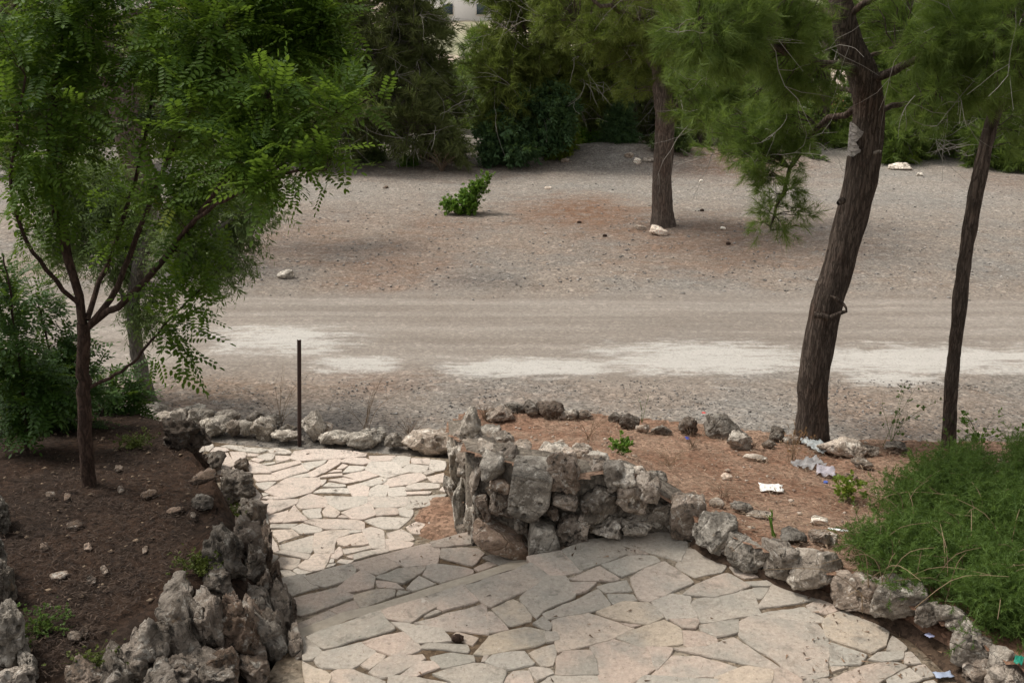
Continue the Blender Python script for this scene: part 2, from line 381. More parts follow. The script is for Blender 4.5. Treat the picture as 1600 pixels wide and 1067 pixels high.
# ------------------------------------------------------------------ ground
def grid_mesh(xs, ys, zf, keep=None):
    nx, ny = len(xs), len(ys)
    V = np.array([(x, y, zf(x, y)) for y in ys for x in xs])
    F = [(j*nx+i, j*nx+i+1, (j+1)*nx+i+1, (j+1)*nx+i) for j in range(ny-1) for i in range(nx-1)
         if keep is None or keep((xs[i]+xs[i+1])/2, (ys[j]+ys[j+1])/2)]
    return V, F
xs = np.unique(np.concatenate([np.linspace(-14, 14, 141), -14-np.geomspace(.3, 800, 30), 14+np.geomspace(.3, 800, 30)]))
ys = np.unique(np.concatenate([-np.geomspace(1, 300, 8), np.linspace(0, 9, 10), np.linspace(9.2, 30, 120), 30+np.geomspace(.3, 700, 50)]))
m = MB(); V, F = grid_mesh(xs, ys, lambda x, y: gz(x, y)+(.018*mnoise.noise(Vector((x*2.1, y*2.1, 0))) if 9.5 < y < 29 else 0)-.0)
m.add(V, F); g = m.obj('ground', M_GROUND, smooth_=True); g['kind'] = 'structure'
m = MB(); xr = np.linspace(-60, 60, 480); yr = np.linspace(10.2, 14.0, 20)
V, F = grid_mesh(xr, yr, lambda x, y: gz(x, y)-.03+.042*min(smooth(10.2, 10.9, y), smooth(14.0, 13.3, y))+(.018*mnoise.noise(Vector((x*2.1, y*2.1, 0)))-.012*abs(math.sin((y-10.2)/3.8*math.pi*2))*0))
m.add(V, F); g = m.obj('gravel_road', M_GROUND, smooth_=True); g['kind'] = 'structure'

def pebbles(n, box, size, z=None):
    """scattered loose stones: squashed irregular octahedra"""
    B = np.array([(1,0,0),(-1,0,0),(0,1,0),(0,-1,0),(0,0,1),(0,0,-1)], float)
    Fq = np.array([(0,2,4),(2,1,4),(1,3,4),(3,0,4),(2,0,5),(1,2,5),(3,1,5),(0,3,5)])
    mb = MB(); i = 0; Vs = []; Ts = []
    while i < n:
        px, py = rng.uniform(box[0], box[1]), rng.uniform(box[2], box[3])
        p = P(px, py, 0); 
        if p[1] > 27: continue
        if p[1] < 8.8 and terr(p[0], p[1]) > 0: continue
        s = size*(.4+rng.random()**3*1.8)
        if 10.4 < p[1] < 14 and rng.random() < .85: i += 1; continue
        V = B*(1+rng.uniform(-.4, .4, (6, 1)))*np.array([s, s*rng.uniform(.6, 1), s*.5])
        a = rng.uniform(0, 6.28); R = np.array([[math.cos(a), -math.sin(a), 0], [math.sin(a), math.cos(a), 0], [0, 0, 1]])
        Vs.append(V@R.T+np.array([p[0], p[1], gz(p[0], p[1])+s*.12])); Ts.append(np.full(6, rng.random()**1.6)); i += 1
    V = np.concatenate(Vs); k = np.arange(len(Vs))[:, None, None]*6
    mb.add(V, (Fq[None]+k).reshape(-1, 3), np.concatenate(Ts)); return mb
pb = pebbles(9000, (150, 1650, 585, 705), .009)
pb2 = pebbles(5500, (330, 1650, 262, 470), .016); pb.add(np.concatenate(pb2.V), np.concatenate(pb2.F3), np.concatenate(pb2.T))
o = pb.obj('loose_gravel', M_PEB, stuff=True)

# ------------------------------------------------------------------ paving
TILE = {'A': (420, 827, 4.444), 'B': (760, 827, 4.444), 'C': (1100, 827, 4.444), 'D': (320, 680, 6.667), 'E': (500, 690, 6.667), 'F': (400, 760, 6.667)}
S_UP = """A 275,740 750,570 860,690 390,825|A 765,568 1085,470 1165,540 1060,590 985,640 800,605|A 1070,603 1160,553 1195,568 1090,608|A 1105,465 1360,385 1450,490 1215,560|B -135,390 310,245 415,325 290,410 40,525 0,510
A 1035,645 1500,515 1510,720 1210,690|A 865,645 1190,682 1265,765 1035,780|A 660,780 930,710 1050,815 1020,840 880,872 730,825|A 320,905 360,850 640,778 728,845 575,955 375,955|A 215,748 265,748 375,835 310,890 235,905
A 635,935 740,848 810,872 780,905 690,972|A 700,980 840,885 1060,865 1075,890 870,1010 790,1020|A 920,1005 1040,915 1130,910 1180,955 1020,1015|A 1125,880 1250,850 1420,870 1430,910 1200,955|A 1070,825 1110,785 1370,795 1390,830 1380,845|A 1275,735 1310,710 1450,745 1410,805 1370,785
A 240,920 400,985 430,1010 410,1067 270,1120|A 450,1000 500,970 600,975 790,1050 760,1200 430,1180|A 840,1030 960,1018 1250,1067 1200,1200 830,1200|A 1160,1000 1430,932 1520,942 1640,985 1600,1080 1560,1160 1300,1060|A 1460,920 1490,870 1530,880 1500,915
B -70,862 30,742 250,682 385,700 390,780 280,820 10,865|B 0,910 60,862 260,842 325,920 310,935 130,965|B 0,580 45,572 155,690 20,712|B 45,545 190,482 250,515 310,590 310,625 185,658 155,655|B 235,465 425,335 545,335 605,440 600,470 410,550 360,600 310,560
B 320,240 290,188 540,145 650,265 640,285 440,330|B 545,135 700,72 960,42 925,100 1000,150 920,185 790,230 670,272|B 930,95 1000,48 1230,12 1380,90 1335,210 1140,152|B 950,163 1010,125 1125,166 1010,172|B 815,240 990,182 1150,182 1200,215 950,320
B 575,345 790,255 915,335 900,350 770,355|B 585,362 760,367 700,420 610,445|B 770,390 965,350 1010,420 830,435|B 415,575 620,488 755,412 855,525 840,540 460,613|B 840,442 1015,442 1045,480 890,525|B 775,570 960,507 1120,507 1215,605 1120,653 900,623
B 1010,340 1090,285 1230,225 1420,365 1150,490 1060,470|B 1330,240 1395,130 1600,175 1640,215 1660,250 1630,290 1450,320 1350,260|B 1155,495 1290,447 1420,470 1410,520 1460,603 1260,608|B 1385,445 1440,390 1660,305 1815,395 1600,465|B 1430,510 1480,475 1830,415 1885,580 1540,633 1480,630
B 1270,620 1460,612 1475,640 1445,685 1370,680|B 465,630 700,580 1000,685 830,765 510,840 480,740|B 930,640 1075,657 1010,676|B 895,735 1220,627 1340,690 1350,780 1110,815|B 1485,665 1740,627 1745,715 1590,740 1500,700|B 1340,700 1500,708 1590,748 1600,785 1540,800 1400,805 1358,770
B 320,650 385,597 460,660 430,703|B 400,712 490,712 500,760 410,783|B 300,850 465,790 485,870 470,935 390,943|B 490,1000 500,880 540,850 710,837 755,900 765,995|B 735,810 880,767 1090,825 1160,910 1155,970 1000,1067 800,1100 780,960|B 1115,815 1280,827 1285,855 1190,968 1168,960 1140,860
B 1160,1010 1300,877 1480,877 1720,957 1600,1023|B 1320,827 1540,810 1720,757 2010,945 1990,960 1780,930 1560,880|B 300,965 330,952 440,967 460,1000 350,1045|B 110,1060 180,982 290,977 310,1040 340,1150 100,1150|B 380,1065 480,1017 765,1012 775,1067 770,1200 360,1200|B 1060,1060 1130,1018 1580,1040 1600,1067 1560,1250 1000,1220
C 165,235 370,320 280,333 215,308|C 290,360 490,347 450,390 310,385|C 330,402 445,402 405,475 360,475|C 380,535 490,377 640,372 820,465 640,508|C 720,520 830,482 940,555 860,588 760,568|C 385,587 690,532 840,620 820,640 560,628
C 250,650 340,607 780,657 840,730 860,1000 700,1025 330,800 260,740|C 835,650 870,597 990,572 1270,710 1250,790 1150,850 870,745|C 872,785 1030,835 1140,872 1080,933 890,940|C 880,950 1010,957 890,990|C 1150,900 1210,847 1385,850 1385,900 1250,913|C 1260,830 1300,732 1410,810 1390,838
C 1395,855 1440,850 1510,930 1400,933|C 900,1020 1110,937 1320,917 1400,950 1220,1040 1100,1150 700,1150 720,1040|C 1280,1040 1420,962 1510,1040 1400,1067 1350,1120 1300,1110|C 1440,962 1530,942 1600,1020 1520,1038|C 85,1020 310,952 475,980 450,1067 420,1180 120,1180|C 490,985 550,962 680,1035 640,1150 480,1150|C 1530,1055 1600,1040 1720,1150 1480,1150
A 60,1130 410,1130 420,1330 0,1330|A 440,1200 820,1210 800,1400 430,1380|A 840,1215 1260,1215 1280,1400 820,1400|A 1290,1180 1560,1180 1700,1290 1600,1400 1300,1400|B 350,1215 780,1215 800,1400 330,1400|B 810,1130 990,1230 1000,1400 820,1400|B 1010,1240 1560,1265 1560,1420 1010,1420|C 100,1200 460,1195 470,1400 60,1400|C 490,1165 1090,1165 1100,1400 490,1400|C 1120,1140 1480,1165 1700,1165 1800,1400 1120,1400"""
S_TR = """A 560,240 800,170 910,240 750,303 600,265|A 800,175 1100,95 1175,135 1155,230 950,253 860,205|A 1125,90 1370,20 1440,95 1160,123|A 1190,190 1210,132 1440,127 1490,165 1410,245|A 1450,92 1480,87 1600,110 1595,143 1515,148|B -15,190 170,130 275,190 95,243|A 1420,270 1510,222 1590,250 1450,293
A 1080,310 1100,247 1180,237 1395,272 1400,303 1200,363|A 750,328 900,272 1080,257 1065,290 935,368|A 745,347 880,362 940,405 770,400|A 490,395 600,312 640,282 730,330 720,400 560,430|A 260,325 550,240 600,280 590,320 400,395 330,380|A 85,333 245,312 335,395 120,463 80,440
A 135,490 470,407 575,475 230,593 150,560|A 585,460 720,417 870,417 860,465 640,545|A 425,552 600,492 640,550 500,595|A 215,645 400,562 480,600 200,700|A 882,460 900,417 990,432|A 955,400 1040,327 1160,375 1000,425|A 80,482 120,477 140,565 110,570|A 130,602 190,592 190,640 150,665"""
S_TE = """F 30,152 420,137 400,185 130,288 110,265 40,240|F 430,140 560,75 720,110 720,200 480,223 440,190|F 735,160 740,97 1170,105 1165,158 1050,208 890,238|F 1180,165 1182,107 1560,107 1550,200 1480,213 1240,218|F 135,310 335,247 275,365 150,373|F 285,370 395,197 535,348|F 490,247 680,222 670,265 688,320 570,333|F 690,255 760,187 868,265 830,318 710,300
F 895,270 1190,167 1245,290 1130,333 1010,328|F 845,320 885,287 960,325|F 1250,227 1470,227 1475,288 1260,303|F 1480,232 1600,190 1640,250 1620,310 1490,290|F 1150,350 1300,312 1590,327 1480,428 1330,433|F 520,365 620,337 1010,337 1110,365 1100,438 720,428|F 145,420 160,387 420,382 340,433|F 370,430 490,382 690,435 670,470 480,493
F 155,450 380,442 450,495 250,568|F 80,270 115,267 130,380 125,463 75,468|F 80,480 150,477 250,650 140,678|F 255,600 590,507 605,620 560,683 280,640|F 622,490 780,457 955,452 955,490 840,528 810,678 620,678 612,600|F 970,488 980,452 1100,457 1090,475|F 855,545 1095,487 1165,580 1150,595 920,618 870,600|F 1112,450 1210,417 1335,460 1335,628 1200,628 1172,560
F 1360,490 1520,442 1600,490 1640,540 1590,563 1400,535|F 1345,630 1350,547 1420,542 1640,580 1600,620 1370,668|F 910,640 1190,612 1180,640 930,693|F 1030,700 1330,642 1370,675 1040,765|F 780,730 860,622 895,640 915,700 850,743|F 930,725 1020,697 1010,745|F 205,685 280,657 555,705 520,755|F 140,697 240,722 155,790
F 180,800 270,727 460,755 440,815 370,858|F 455,825 620,692 780,692 740,790 720,850 590,878|F 390,865 440,837 575,890 440,910|F 835,790 880,747 1020,770 940,805|F 755,790 780,747 820,755 815,790|F 725,840 750,802 840,797 800,825|F 250,872 360,872 430,910 300,940|E 900,577 1180,557 1310,542 1260,590 1160,655 930,688 890,650|E 900,885 1000,832 1110,862 1060,950 960,940"""
S_LL = """D 0,110 90,87 95,120 45,163 10,150|D 60,170 110,122 210,127 253,155 150,178|D 190,110 270,92 540,127 650,142 550,178 400,158|D 260,172 420,172 440,200 410,238 315,278|D 170,190 245,187 308,300 215,348|D 450,182 560,192 520,213 450,213|D 665,152 760,127 880,160 900,185 860,193 700,183|D 545,217 650,187 730,200 700,253 640,258
D 740,212 910,212 890,245 755,283|D 475,257 530,232 620,257 560,283|D 600,292 740,267 740,285 650,303|D 300,350 330,302 400,262 560,292 640,320 683,383 400,383|D 655,322 960,262 1000,283 700,373|D 700,387 1000,302 1075,368 870,418 800,453|D 915,235 970,167 1100,147 1400,152 1660,190 1650,218 1400,238 1000,263|D 1010,287 1270,257 1230,298 1085,353
D 1080,382 1260,292 1290,252 1410,252 1390,298 1260,378 1130,428|D 870,430 1070,387 1090,423 1000,433|D 640,580 860,452 1180,447 1185,520 1100,588 890,643 800,633|D 505,412 690,407 780,463 545,478|D 395,420 420,392 480,402 480,450 400,453|D 220,410 290,392 380,417 370,440|D 530,497 740,482 640,568 570,553|D 425,477 500,482 520,530 450,543
D 465,562 520,547 590,620 580,650 500,668|D 590,592 680,607 610,630|D 600,660 650,632 870,657 760,668|D 1190,460 1270,457 1265,480 1215,523|D 1145,585 1215,547 1470,547 1495,598|D 1240,533 1300,487 1450,507 1470,533|D 1290,465 1440,442 1600,470 1490,498|D 1180,438 1230,412 1430,392 1430,418|D 1270,385 1360,352 1430,357 1430,375|D 1370,345 1430,292 1500,312 1440,350
E 220,190 300,167 470,167 520,205 440,233 240,213|E 515,147 780,142 740,193 540,203|E 750,200 800,152 940,157 935,228 850,258|E 955,172 1140,177 1140,238 960,223|E 1155,187 1300,202 1300,288 1200,298 1145,278|E 490,290 520,212 740,207 910,313 690,373|E 870,270 960,232 1130,252 1090,313 920,313|E 245,320 310,247 490,262 420,298
E 250,345 480,292 600,350 410,403|E 90,395 240,372 395,410 280,433|E 380,435 620,362 705,390 630,433 530,453|E 710,380 920,327 1050,327 1100,375 930,438 750,458|E 1070,325 1140,292 1190,320 1110,343|E 1120,365 1290,322 1290,418 1190,418|E 285,460 380,442 520,467 495,558 350,563|E 505,560 530,482 610,447 710,452 690,563|E 715,480 880,467 895,558 710,558
E 895,505 920,457 1010,432 1230,437 1230,480 1030,498|E 900,525 1160,517 1130,545 915,548|E 1240,500 1310,442 1310,518|E 650,440 700,407 735,450|E -560,610 -500,590 -480,640 -540,660|D -60,130 -10,100 0,150 -40,190|D 60,200 150,195 200,340 110,330|D 120,360 210,370 260,450 150,470|D 300,480 410,475 440,560 330,570|D 330,590 450,570 480,670 380,680"""
def flagstones(text, z, parent, pale):
    for item in text.replace('\n', '|').split('|'):
        k, *pts = item.split(); ox, oy, sc = TILE[k]
        poly = np.array([P(ox+float(a)/sc, oy+float(b)/sc, z)[:2] for a, b in (q.split(',') for q in pts)])
        ar = .5*np.sum(poly[:, 0]*np.roll(poly[:, 1], -1)-np.roll(poly[:, 0], -1)*poly[:, 1])
        if ar < 0: poly = poly[::-1]
        c = poly.mean(0); size = math.sqrt(abs(ar))
        poly = c+(poly-c)*(1+min(.13, (.036 if pale > .5 else .031)/size))
        # subdivide, round corners, break the edges
        q = []
        for i in range(len(poly)):
            a, b = poly[i], poly[(i+1) % len(poly)]; n = max(2, int(np.linalg.norm(b-a)/.035))
            for t in np.linspace(0, 1, n, endpoint=False): q.append(a+(b-a)*t)
        q = np.array(q); q = .80*q+.10*(np.roll(q, 1, 0)+np.roll(q, -1, 0))
        sd_ = rng.uniform(0, 99)
        q = np.array([p+.012*np.array([mnoise.fractal(Vector((p[0]*7, p[1]*7, sd_)), 1, 2, 3), mnoise.fractal(Vector((p[0]*7, p[1]*7, sd_+5)), 1, 2, 3)]) for p in q])
        nrm = np.roll(q, -1, 0)-np.roll(q, 1, 0); nrm = np.stack([-nrm[:, 1], nrm[:, 0]], 1); nrm /= np.linalg.norm(nrm, axis=1)[:, None]+1e-9
        n = len(q); ins = np.minimum(rng.uniform(.002, .006, n), size*.04)[:, None]; dz = rng.uniform(-.004, .004)
        tx, ty = rng.uniform(-.012, .012, 2)
        zt = lambda pp, d: np.concatenate([pp-c, (d+dz+(pp-c)@np.array([tx, ty]))[:, None] if not np.isscalar(d) else (d+dz+(pp-c)@np.array([tx, ty]))[:, None]], 1)
        V = np.concatenate([zt(q, -.045), zt(q, -.005+rng.uniform(-.0025, .0015, n)), zt(q+nrm*ins, 0.0)])
        me = bpy.data.meshes.new('flagstone')
        F = []
        for r in range(2):
            for i in range(n): F.append((r*n+i, r*n+(i+1) % n, (r+1)*n+(i+1) % n, (r+1)*n+i))
        F.append(tuple(range(2*n, 3*n)))
        me.from_pydata(V.tolist(), [], F); me.materials.append(M_FLAG); me.update()
        o = bpy.data.objects.new('flagstone', me); COL.objects.link(o); o.parent = parent
        o.location = (c[0]-parent.location[0], c[1]-parent.location[1], z-parent.location[2])
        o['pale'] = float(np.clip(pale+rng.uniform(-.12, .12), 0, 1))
def slab(name, poly, z, zb, text, pale):
    poly = [np.asarray(p) for p in poly]; n = len(poly); c = np.mean(poly, 0); poly = [c+(p-c)*(1-.035/np.linalg.norm(p-c)) for p in poly]
    V = [(p[0], p[1], zb) for p in poly]+[(p[0], p[1], z-.011) for p in poly]
    me = bpy.data.meshes.new(name)
    me.from_pydata(V, [], [(i, (i+1) % n, n+(i+1) % n, n+i) for i in range(n)]+[tuple(range(n, 2*n))]); me.materials.append(M_JOINT); me.update()
    o = bpy.data.objects.new(name, me); COL.objects.link(o); o['kind'] = 'structure'
    flagstones(text, z, o, pale); return o
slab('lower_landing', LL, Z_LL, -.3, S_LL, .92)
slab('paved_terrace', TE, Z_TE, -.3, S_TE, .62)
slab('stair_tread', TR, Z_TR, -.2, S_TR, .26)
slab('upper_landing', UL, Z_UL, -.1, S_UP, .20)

# mortar fillets where each riser meets the tread below
M_FIL = mat_plain('pale_mortar_fillet', (.43, .37, .295), .92, .35, 22)
def fillet(name, line, z, w):
    m = MB(); V = []; L = resample2([P(x, y, z)[:2] for x, y in line], .05)
    for i, p in enumerate(L):
        tn = L[min(i+1, len(L)-1)]-L[max(i-1, 0)]; tn /= np.linalg.norm(tn); nv = np.array([-tn[1], tn[0]])
        for u, dz in ((-2.4, .012), (.0, .008), (.6, .004), (1.0, -.010)):
            q = p+nv*w*u*(1+.35*mnoise.noise(Vector((i*.3, u, z)))); V.append((q[0], q[1], z+dz))
    m.add(V, [(i*4+k, i*4+k+1, (i+1)*4+k+1, (i+1)*4+k) for i in range(len(L)-1) for k in range(3)], .5)
    o = m.obj(name, M_FIL, smooth_=True); o['kind'] = 'structure'
def resample2(line, step):
    out = []
    for a, b in zip(line[:-1], line[1:]):
        a, b = np.array(a), np.array(b); n = max(1, int(np.linalg.norm(b-a)/step)); out += [a+(b-a)*t for t in np.linspace(0, 1, n, endpoint=False)]
    return out+[np.array(line[-1])]
fillet('mortar_fillet', [(458,990),(534,961),(590,947),(734,902),(824,872),(880,853)], Z_TR, .032)

# ------------------------------------------------------------------ soil beds
def bed(name, poly, zf, mat, res, x0, x1, y0, y1, amp):
    xs = np.arange(x0, x1+res, res); ys = np.arange(y0, y1+res, res)
    m = MB(); V, F = grid_mesh(xs, ys, lambda x, y: zf(x, y)+amp*mnoise.fractal(Vector((x*3, y*3, 1)), 1, 2, 4)+amp*.6*mnoise.noise(Vector((x*14, y*14, 8))), lambda x, y: inpoly(x, y, poly))
    m.add(V, F); o = m.obj(name, mat, smooth_=True); o['kind'] = 'structure'; return o
bed('bed_soil', RB, lambda x, y: rbz(x, y)-.01, M_BED, .05, -.65, 6.5, 2.2, 8.8, .022)
bed('planter_soil', LP, lambda x, y: lpz(x, y)-.01, M_DARK, .06, -8.0, -1.0, 2.0, 9.4, .03)
DP = [P(x, y, Z_TE)[:2] for x, y in [(628,850),(630,812),(650,792),(676,780),(745,772),(745,850)]]
dpc = P(712, 806, Z_TE)
bed('dirt_patch', DP, lambda x, y: Z_TE-.045+.085*min(1, max(0, 1.15-((x-dpc[0])/.36)**2-((y-dpc[1])/.42)**2+.45*mnoise.noise(Vector((x*7, y*7, 2))))), M_BED, .015, -1.1, -.15, 6.0, 7.3, .006)

# ------------------------------------------------------------------ rocks
def icosphere(sub):
    t = (1+5**.5)/2
    V = [(-1,t,0),(1,t,0),(-1,-t,0),(1,-t,0),(0,-1,t),(0,1,t),(0,-1,-t),(0,1,-t),(t,0,-1),(t,0,1),(-t,0,-1),(-t,0,1)]
    F = [(0,11,5),(0,5,1),(0,1,7),(0,7,10),(0,10,11),(1,5,9),(5,11,4),(11,10,2),(10,7,6),(7,1,8),(3,9,4),(3,4,2),(3,2,6),(3,6,8),(3,8,9),(4,9,5),(2,4,11),(6,2,10),(8,6,7),(9,8,1)]
    V = [np.array(v)/np.linalg.norm(v) for v in V]
    for _ in range(sub):
        c = {}; G = []
        def mid(a, b):
            k = (min(a, b), max(a, b))
            if k not in c: p = V[a]+V[b]; V.append(p/np.linalg.norm(p)); c[k] = len(V)-1
            return c[k]
        for a, b, d in F:
            x, y, z = mid(a, b), mid(b, d), mid(d, a); G += [(a,x,z),(b,y,x),(d,z,y),(x,y,z)]
        F = G
    return np.array(V), np.array(F)
ICO = {k: icosphere(k) for k in (1, 2, 3, 4)}
def rock_mesh(dim, seed, box=.45, rough=.16, sub=3, pit=.12, planes=5):
    D, F = ICO[sub]; r = np.random.default_rng(seed)
    e = 2/(1-box*.75)                                            # superquadric: round to boxy
    V = D/((np.abs(D)**e).sum(1)**(1/e))[:, None]
    dm = np.asarray(dim, float); dm = dm/np.cbrt(dm.prod())
    for _ in range(planes):                                      # split faces
        nn = r.normal(size=3); nn /= np.linalg.norm(nn); d = r.uniform(.55, .85); s = V@nn
        V = V-np.outer(np.maximum(0, s-d), nn)*.92
    if box > .9:                                                 # split slabs: knocked-off corners
        for a in r.uniform(0, 6.283)+np.arange(4)*1.7+r.uniform(-.4, .4, 4):
            nn = np.array([math.cos(a), 0, math.sin(a)]); d = r.uniform(.80, 1.0); V = V-np.outer(np.maximum(0, V@nn-d), nn)*.95
    o = r.uniform(0, 50, 3)
    if sub > 1:
        k = np.array([mnoise.fractal(Vector(v*dm*1.5+o), 1.0, 2.1, 4) for v in V])
        p = np.array([mnoise.noise(Vector(v*dm*4.2+o)) for v in V]) if pit else 0
        g = np.array([1-abs(mnoise.fractal(Vector(v*dm*2.4+o)+Vector((7, 3, 1)), .9, 2.2, 4))*1.8 for v in V])
        V = V*(1+rough*k*1.15-pit*np.maximum(0, p-.05)*1.5+rough*.55*(g-.6))[:, None]
    mx = np.abs(V).max(0); V = V/mx*np.asarray(dim)/2
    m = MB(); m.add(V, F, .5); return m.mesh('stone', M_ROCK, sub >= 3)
SEED = [100]
def rock(name, p, dim, parent=None, rot=(0, 0, 0), tone=1.0, warm=.0, **kw):
    SEED[0] += 1
    o = bpy.data.objects.new(name, rock_mesh(dim, SEED[0], **kw)); COL.objects.link(o)
    p = np.asarray(p, float)
    o.location = p-np.asarray(parent.location) if parent else p
    if parent: o.parent = parent
    o.rotation_euler = rot; o['tone'] = float(tone*random.uniform(.85, 1.2)); o['warm'] = float(min(1, warm+random.random()**2*.45)); return o
def rock_px(name, cx, cy, w, h, parent=None, roll=0, tone=1.0, warm=0.0, dep=None, sink=.0, p=None, cy2=None, **kw):
    """stone seen at a photo spot: stands where the sight line meets the terrain"""
    q = hit(cx, cy2 or cy) if p is None else p
    if cy2: q = PY(cx, cy, q[1])
    Z = depth(q); W_ = w*Z/FPX*1.14; H_ = h*Z/FPX*1.14; D_ = dep if dep else max(.10, .75*min(W_, H_)+.25*W_)
    yaw = math.atan2(-q[0], q[1])+random.uniform(-.12, .12)
    d = (q-C0)/np.linalg.norm(q-C0)
    q = q+np.array([d[0], d[1], 0])*sink
    return rock(name, q, (W_, D_, H_), parent, (random.uniform(-.1, .1), -math.radians(roll), yaw), tone, warm, **kw)
def ribbon(name, line, zb, zt, thick, mat, parent):
    m = MB(); line = np.array(line, float); t = np.gradient(line, axis=0); nn = np.stack([-t[:, 1], t[:, 0]], 1); nn /= np.linalg.norm(nn, axis=1)[:, None]
    a, b = line, line+nn*thick; n = len(line)
    zt = np.array([zt(*p) for p in line])
    V = np.concatenate([np.c_[a, np.full(n, zb)], np.c_[a, zt], np.c_[b, zt], np.c_[b, np.full(n, zb)]])
    V += rng.normal(0, .006, V.shape)
    F = [(r*n+i, r*n+i+1, (r+1)*n+i+1, (r+1)*n+i) for r in range(3) for i in range(n-1)]
    m.add(V, F); return m.obj(name, mat, parent)

# --- mortared rubble wall at the turn of the stairs
wall = thing('rubble_wall', 'mortared rubble wall of pitted grey limestone at the turn of the stairs', 'stone wall', (-.1, 6.0, .27))
def resample(line, step):
    out = []
    for a, b in zip(line[:-1], line[1:]):
        a, b = np.array(a), np.array(b); n = max(1, int(np.linalg.norm(b-a)/step))
        out += [a+(b-a)*t for t in np.linspace(0, 1, n, endpoint=False)]
    return out+[np.array(line[-1])]
wl = resample([(-.6, 8.45), (-.40, 7.0), (-.30, 6.17), (.13, 5.91), (.42, 5.77), (.75, 5.79), (1.1, 5.75)], .15)
ribbon('mortar', wl, -.1, lambda x, y: rbz(x, max(y, 5.75))+.0, .22, M_MORTAR, wall)
FW_ = [  # cx, cy, w, h, roll, tone, warm, box
 (765,681,38,40,0,.85,0,.3),(793,710,34,44,0,.55,.3,.3),(770,728,42,38,0,.8,.1,.3),(829,753,62,88,-4,.70,.05,.9),(782,757,34,26,0,.8,.6,.4),
 (790,789,52,58,0,.62,.45,.3),(814,815,22,34,0,.62,.3,.2),(756,786,30,44,0,.6,.6,.3),(787,836,90,25,-17,.95,.75,.85),(848,833,48,70,6,.8,.15,.9),
 (879,739,55,62,0,.6,.6,.5),(882,781,42,34,0,.75,.4,.3),(893,822,50,52,0,.45,.35,.3),(927,731,42,34,0,.7,.2,.2),(958,744,36,42,0,.7,0,.25),
 (937,781,64,66,3,.6,.15,.5),(948,824,52,36,0,1.2,.15,.4),(913,815,18,32,12,1.1,.3,.4),(987,776,50,60,0,.95,.1,.35),(995,824,54,26,-14,1.3,.05,.7),
 (860,705,36,22,-8,1.15,.1,.5),(905,708,46,20,-8,1.0,.3,.4),(815,705,34,24,0,.8,.2,.3),(1015,765,36,34,0,.9,.1,.3),(860,795,22,24,0,.7,.5,.3),(915,790,18,24,0,.6,.4,.3),(835,798,20,20,0,.7,.5,.3),
 (900,712,44,26,-6,.95,.3,.4),(870,704,38,24,-4,1.2,.1,.4),(935,722,40,24,-8,.9,.1,.3),(975,742,40,26,-10,1.1,.1,.4),(785,690,40,26,-6,.9,.1,.3),(760,702,30,26,0,.8,.1,.3),(1003,752,34,26,-10,.9,.2,.3),(880,850,30,22,0,.6,.5,.3),(925,846,24,18,0,.7,.4,.3),(770,765,24,22,0,.6,.4,.3)]
for (cx, cy, w, h, ro, to, wa, bx) in FW_:
    flat = bx > .8
    k = .98 if flat else .91
    rock_px('stone', cx, cy, w*k, h*k, wall, ro+(0 if flat else random.uniform(-7, 7)), to*1.45, 0 if flat and wa < .2 else min(1, wa*1.15+.05), dep=.34 if flat else .26, box=.97 if flat else max(bx, .72),
            sink=-.05 if flat else 0, rough=.035 if flat else .15, pit=.0 if flat else .16, planes=2 if flat else 5, sub=4 if w > 45 else 3)
for (cx, cy, w, h, to, wa, y) in [(742,744,22,84,1.6,.05,6.2),(734,668,34,72,1.5,.15,6.9),(726,716,24,58,1.2,.1,6.45),(736,808,22,62,1.9,.0,6.2),(718,790,22,86,1.5,.05,6.5),(712,728,26,56,1.25,.1,7.1),
   (704,760,20,30,1.3,.1,7.0),(722,836,20,24,.9,.2,6.3),(748,790,20,60,1.0,.15,6.14),(716,692,20,40,1.0,.1,7.7),(708,706,18,30,1.15,.1,8.0),(745,834,18,36,.8,.3,6.12)]:
    rock_px('stone', cx, cy, w, h, wall, random.uniform(-5, 5), to, wa, dep=.3, p=PY(cx, cy, y), box=.5, rough=.2, pit=.2)

# --- curb of single weathered stones along the curve of the upper landing
curb = thing('stone_curb', 'curving curb of weathered grey stones edging the paved landing', 'curb', (1.5, 5.2, .71))
for (cx, cy, w, h, to, wa, bx) in [(1005,806,34,30,1.0,.1,.4),(1054,822,34,34,.8,.2,.4),(1100,838,30,34,.9,.1,.4),(1145,856,30,34,.8,.2,.4),(1196,874,30,34,.9,.2,.4),(1250,888,28,34,.8,.1,.4),(1378,940,30,36,.8,.2,.4),(1032,802,50,50,.9,.1,.3),(1076,806,54,74,.75,.2,.3),(1122,836,60,64,.75,.05,.4),(1168,860,62,58,.8,.15,.4),(1224,870,62,66,.7,.1,.3),(1278,889,76,68,1.0,.25,.6),
   (1343,925,74,56,.75,.3,.6),(1409,941,74,62,.95,.2,.5),(1455,966,34,40,.7,.2,.4),(1484,966,50,36,.9,.15,.4),(1505,985,38,34,.85,.2,.4),(1524,1009,60,72,1.05,.1,.5),(1552,1052,74,54,.95,.15,.5),(1545,1026,46,40,.8,.2,.4),(1585,1070,66,60,.9,.1,.4),(1574,1040,40,36,.8,.2,.4)]:
    q = hit(cx, cy+h*.5-3)
    q = q+np.array([0, .07, .36*h*depth(q)/FPX])
    rock_px('stone', cx, cy, w*.95, h*.90, curb, random.uniform(-6, 6), to*1.25, wa, p=q, box=max(bx, .8), rough=.11, pit=.10, planes=4, sub=4)
ribbon('mortar', [(x+.05, y+.04) for x, y in resample(NEAR[4:], .12)], .3, lambda x, y: .80, .22, M_BED, curb)
M_STRIP = mat_soil('dark_gutter_soil', (.075, .050, .036), (.10, .068, .046), (.04, .03, .022))
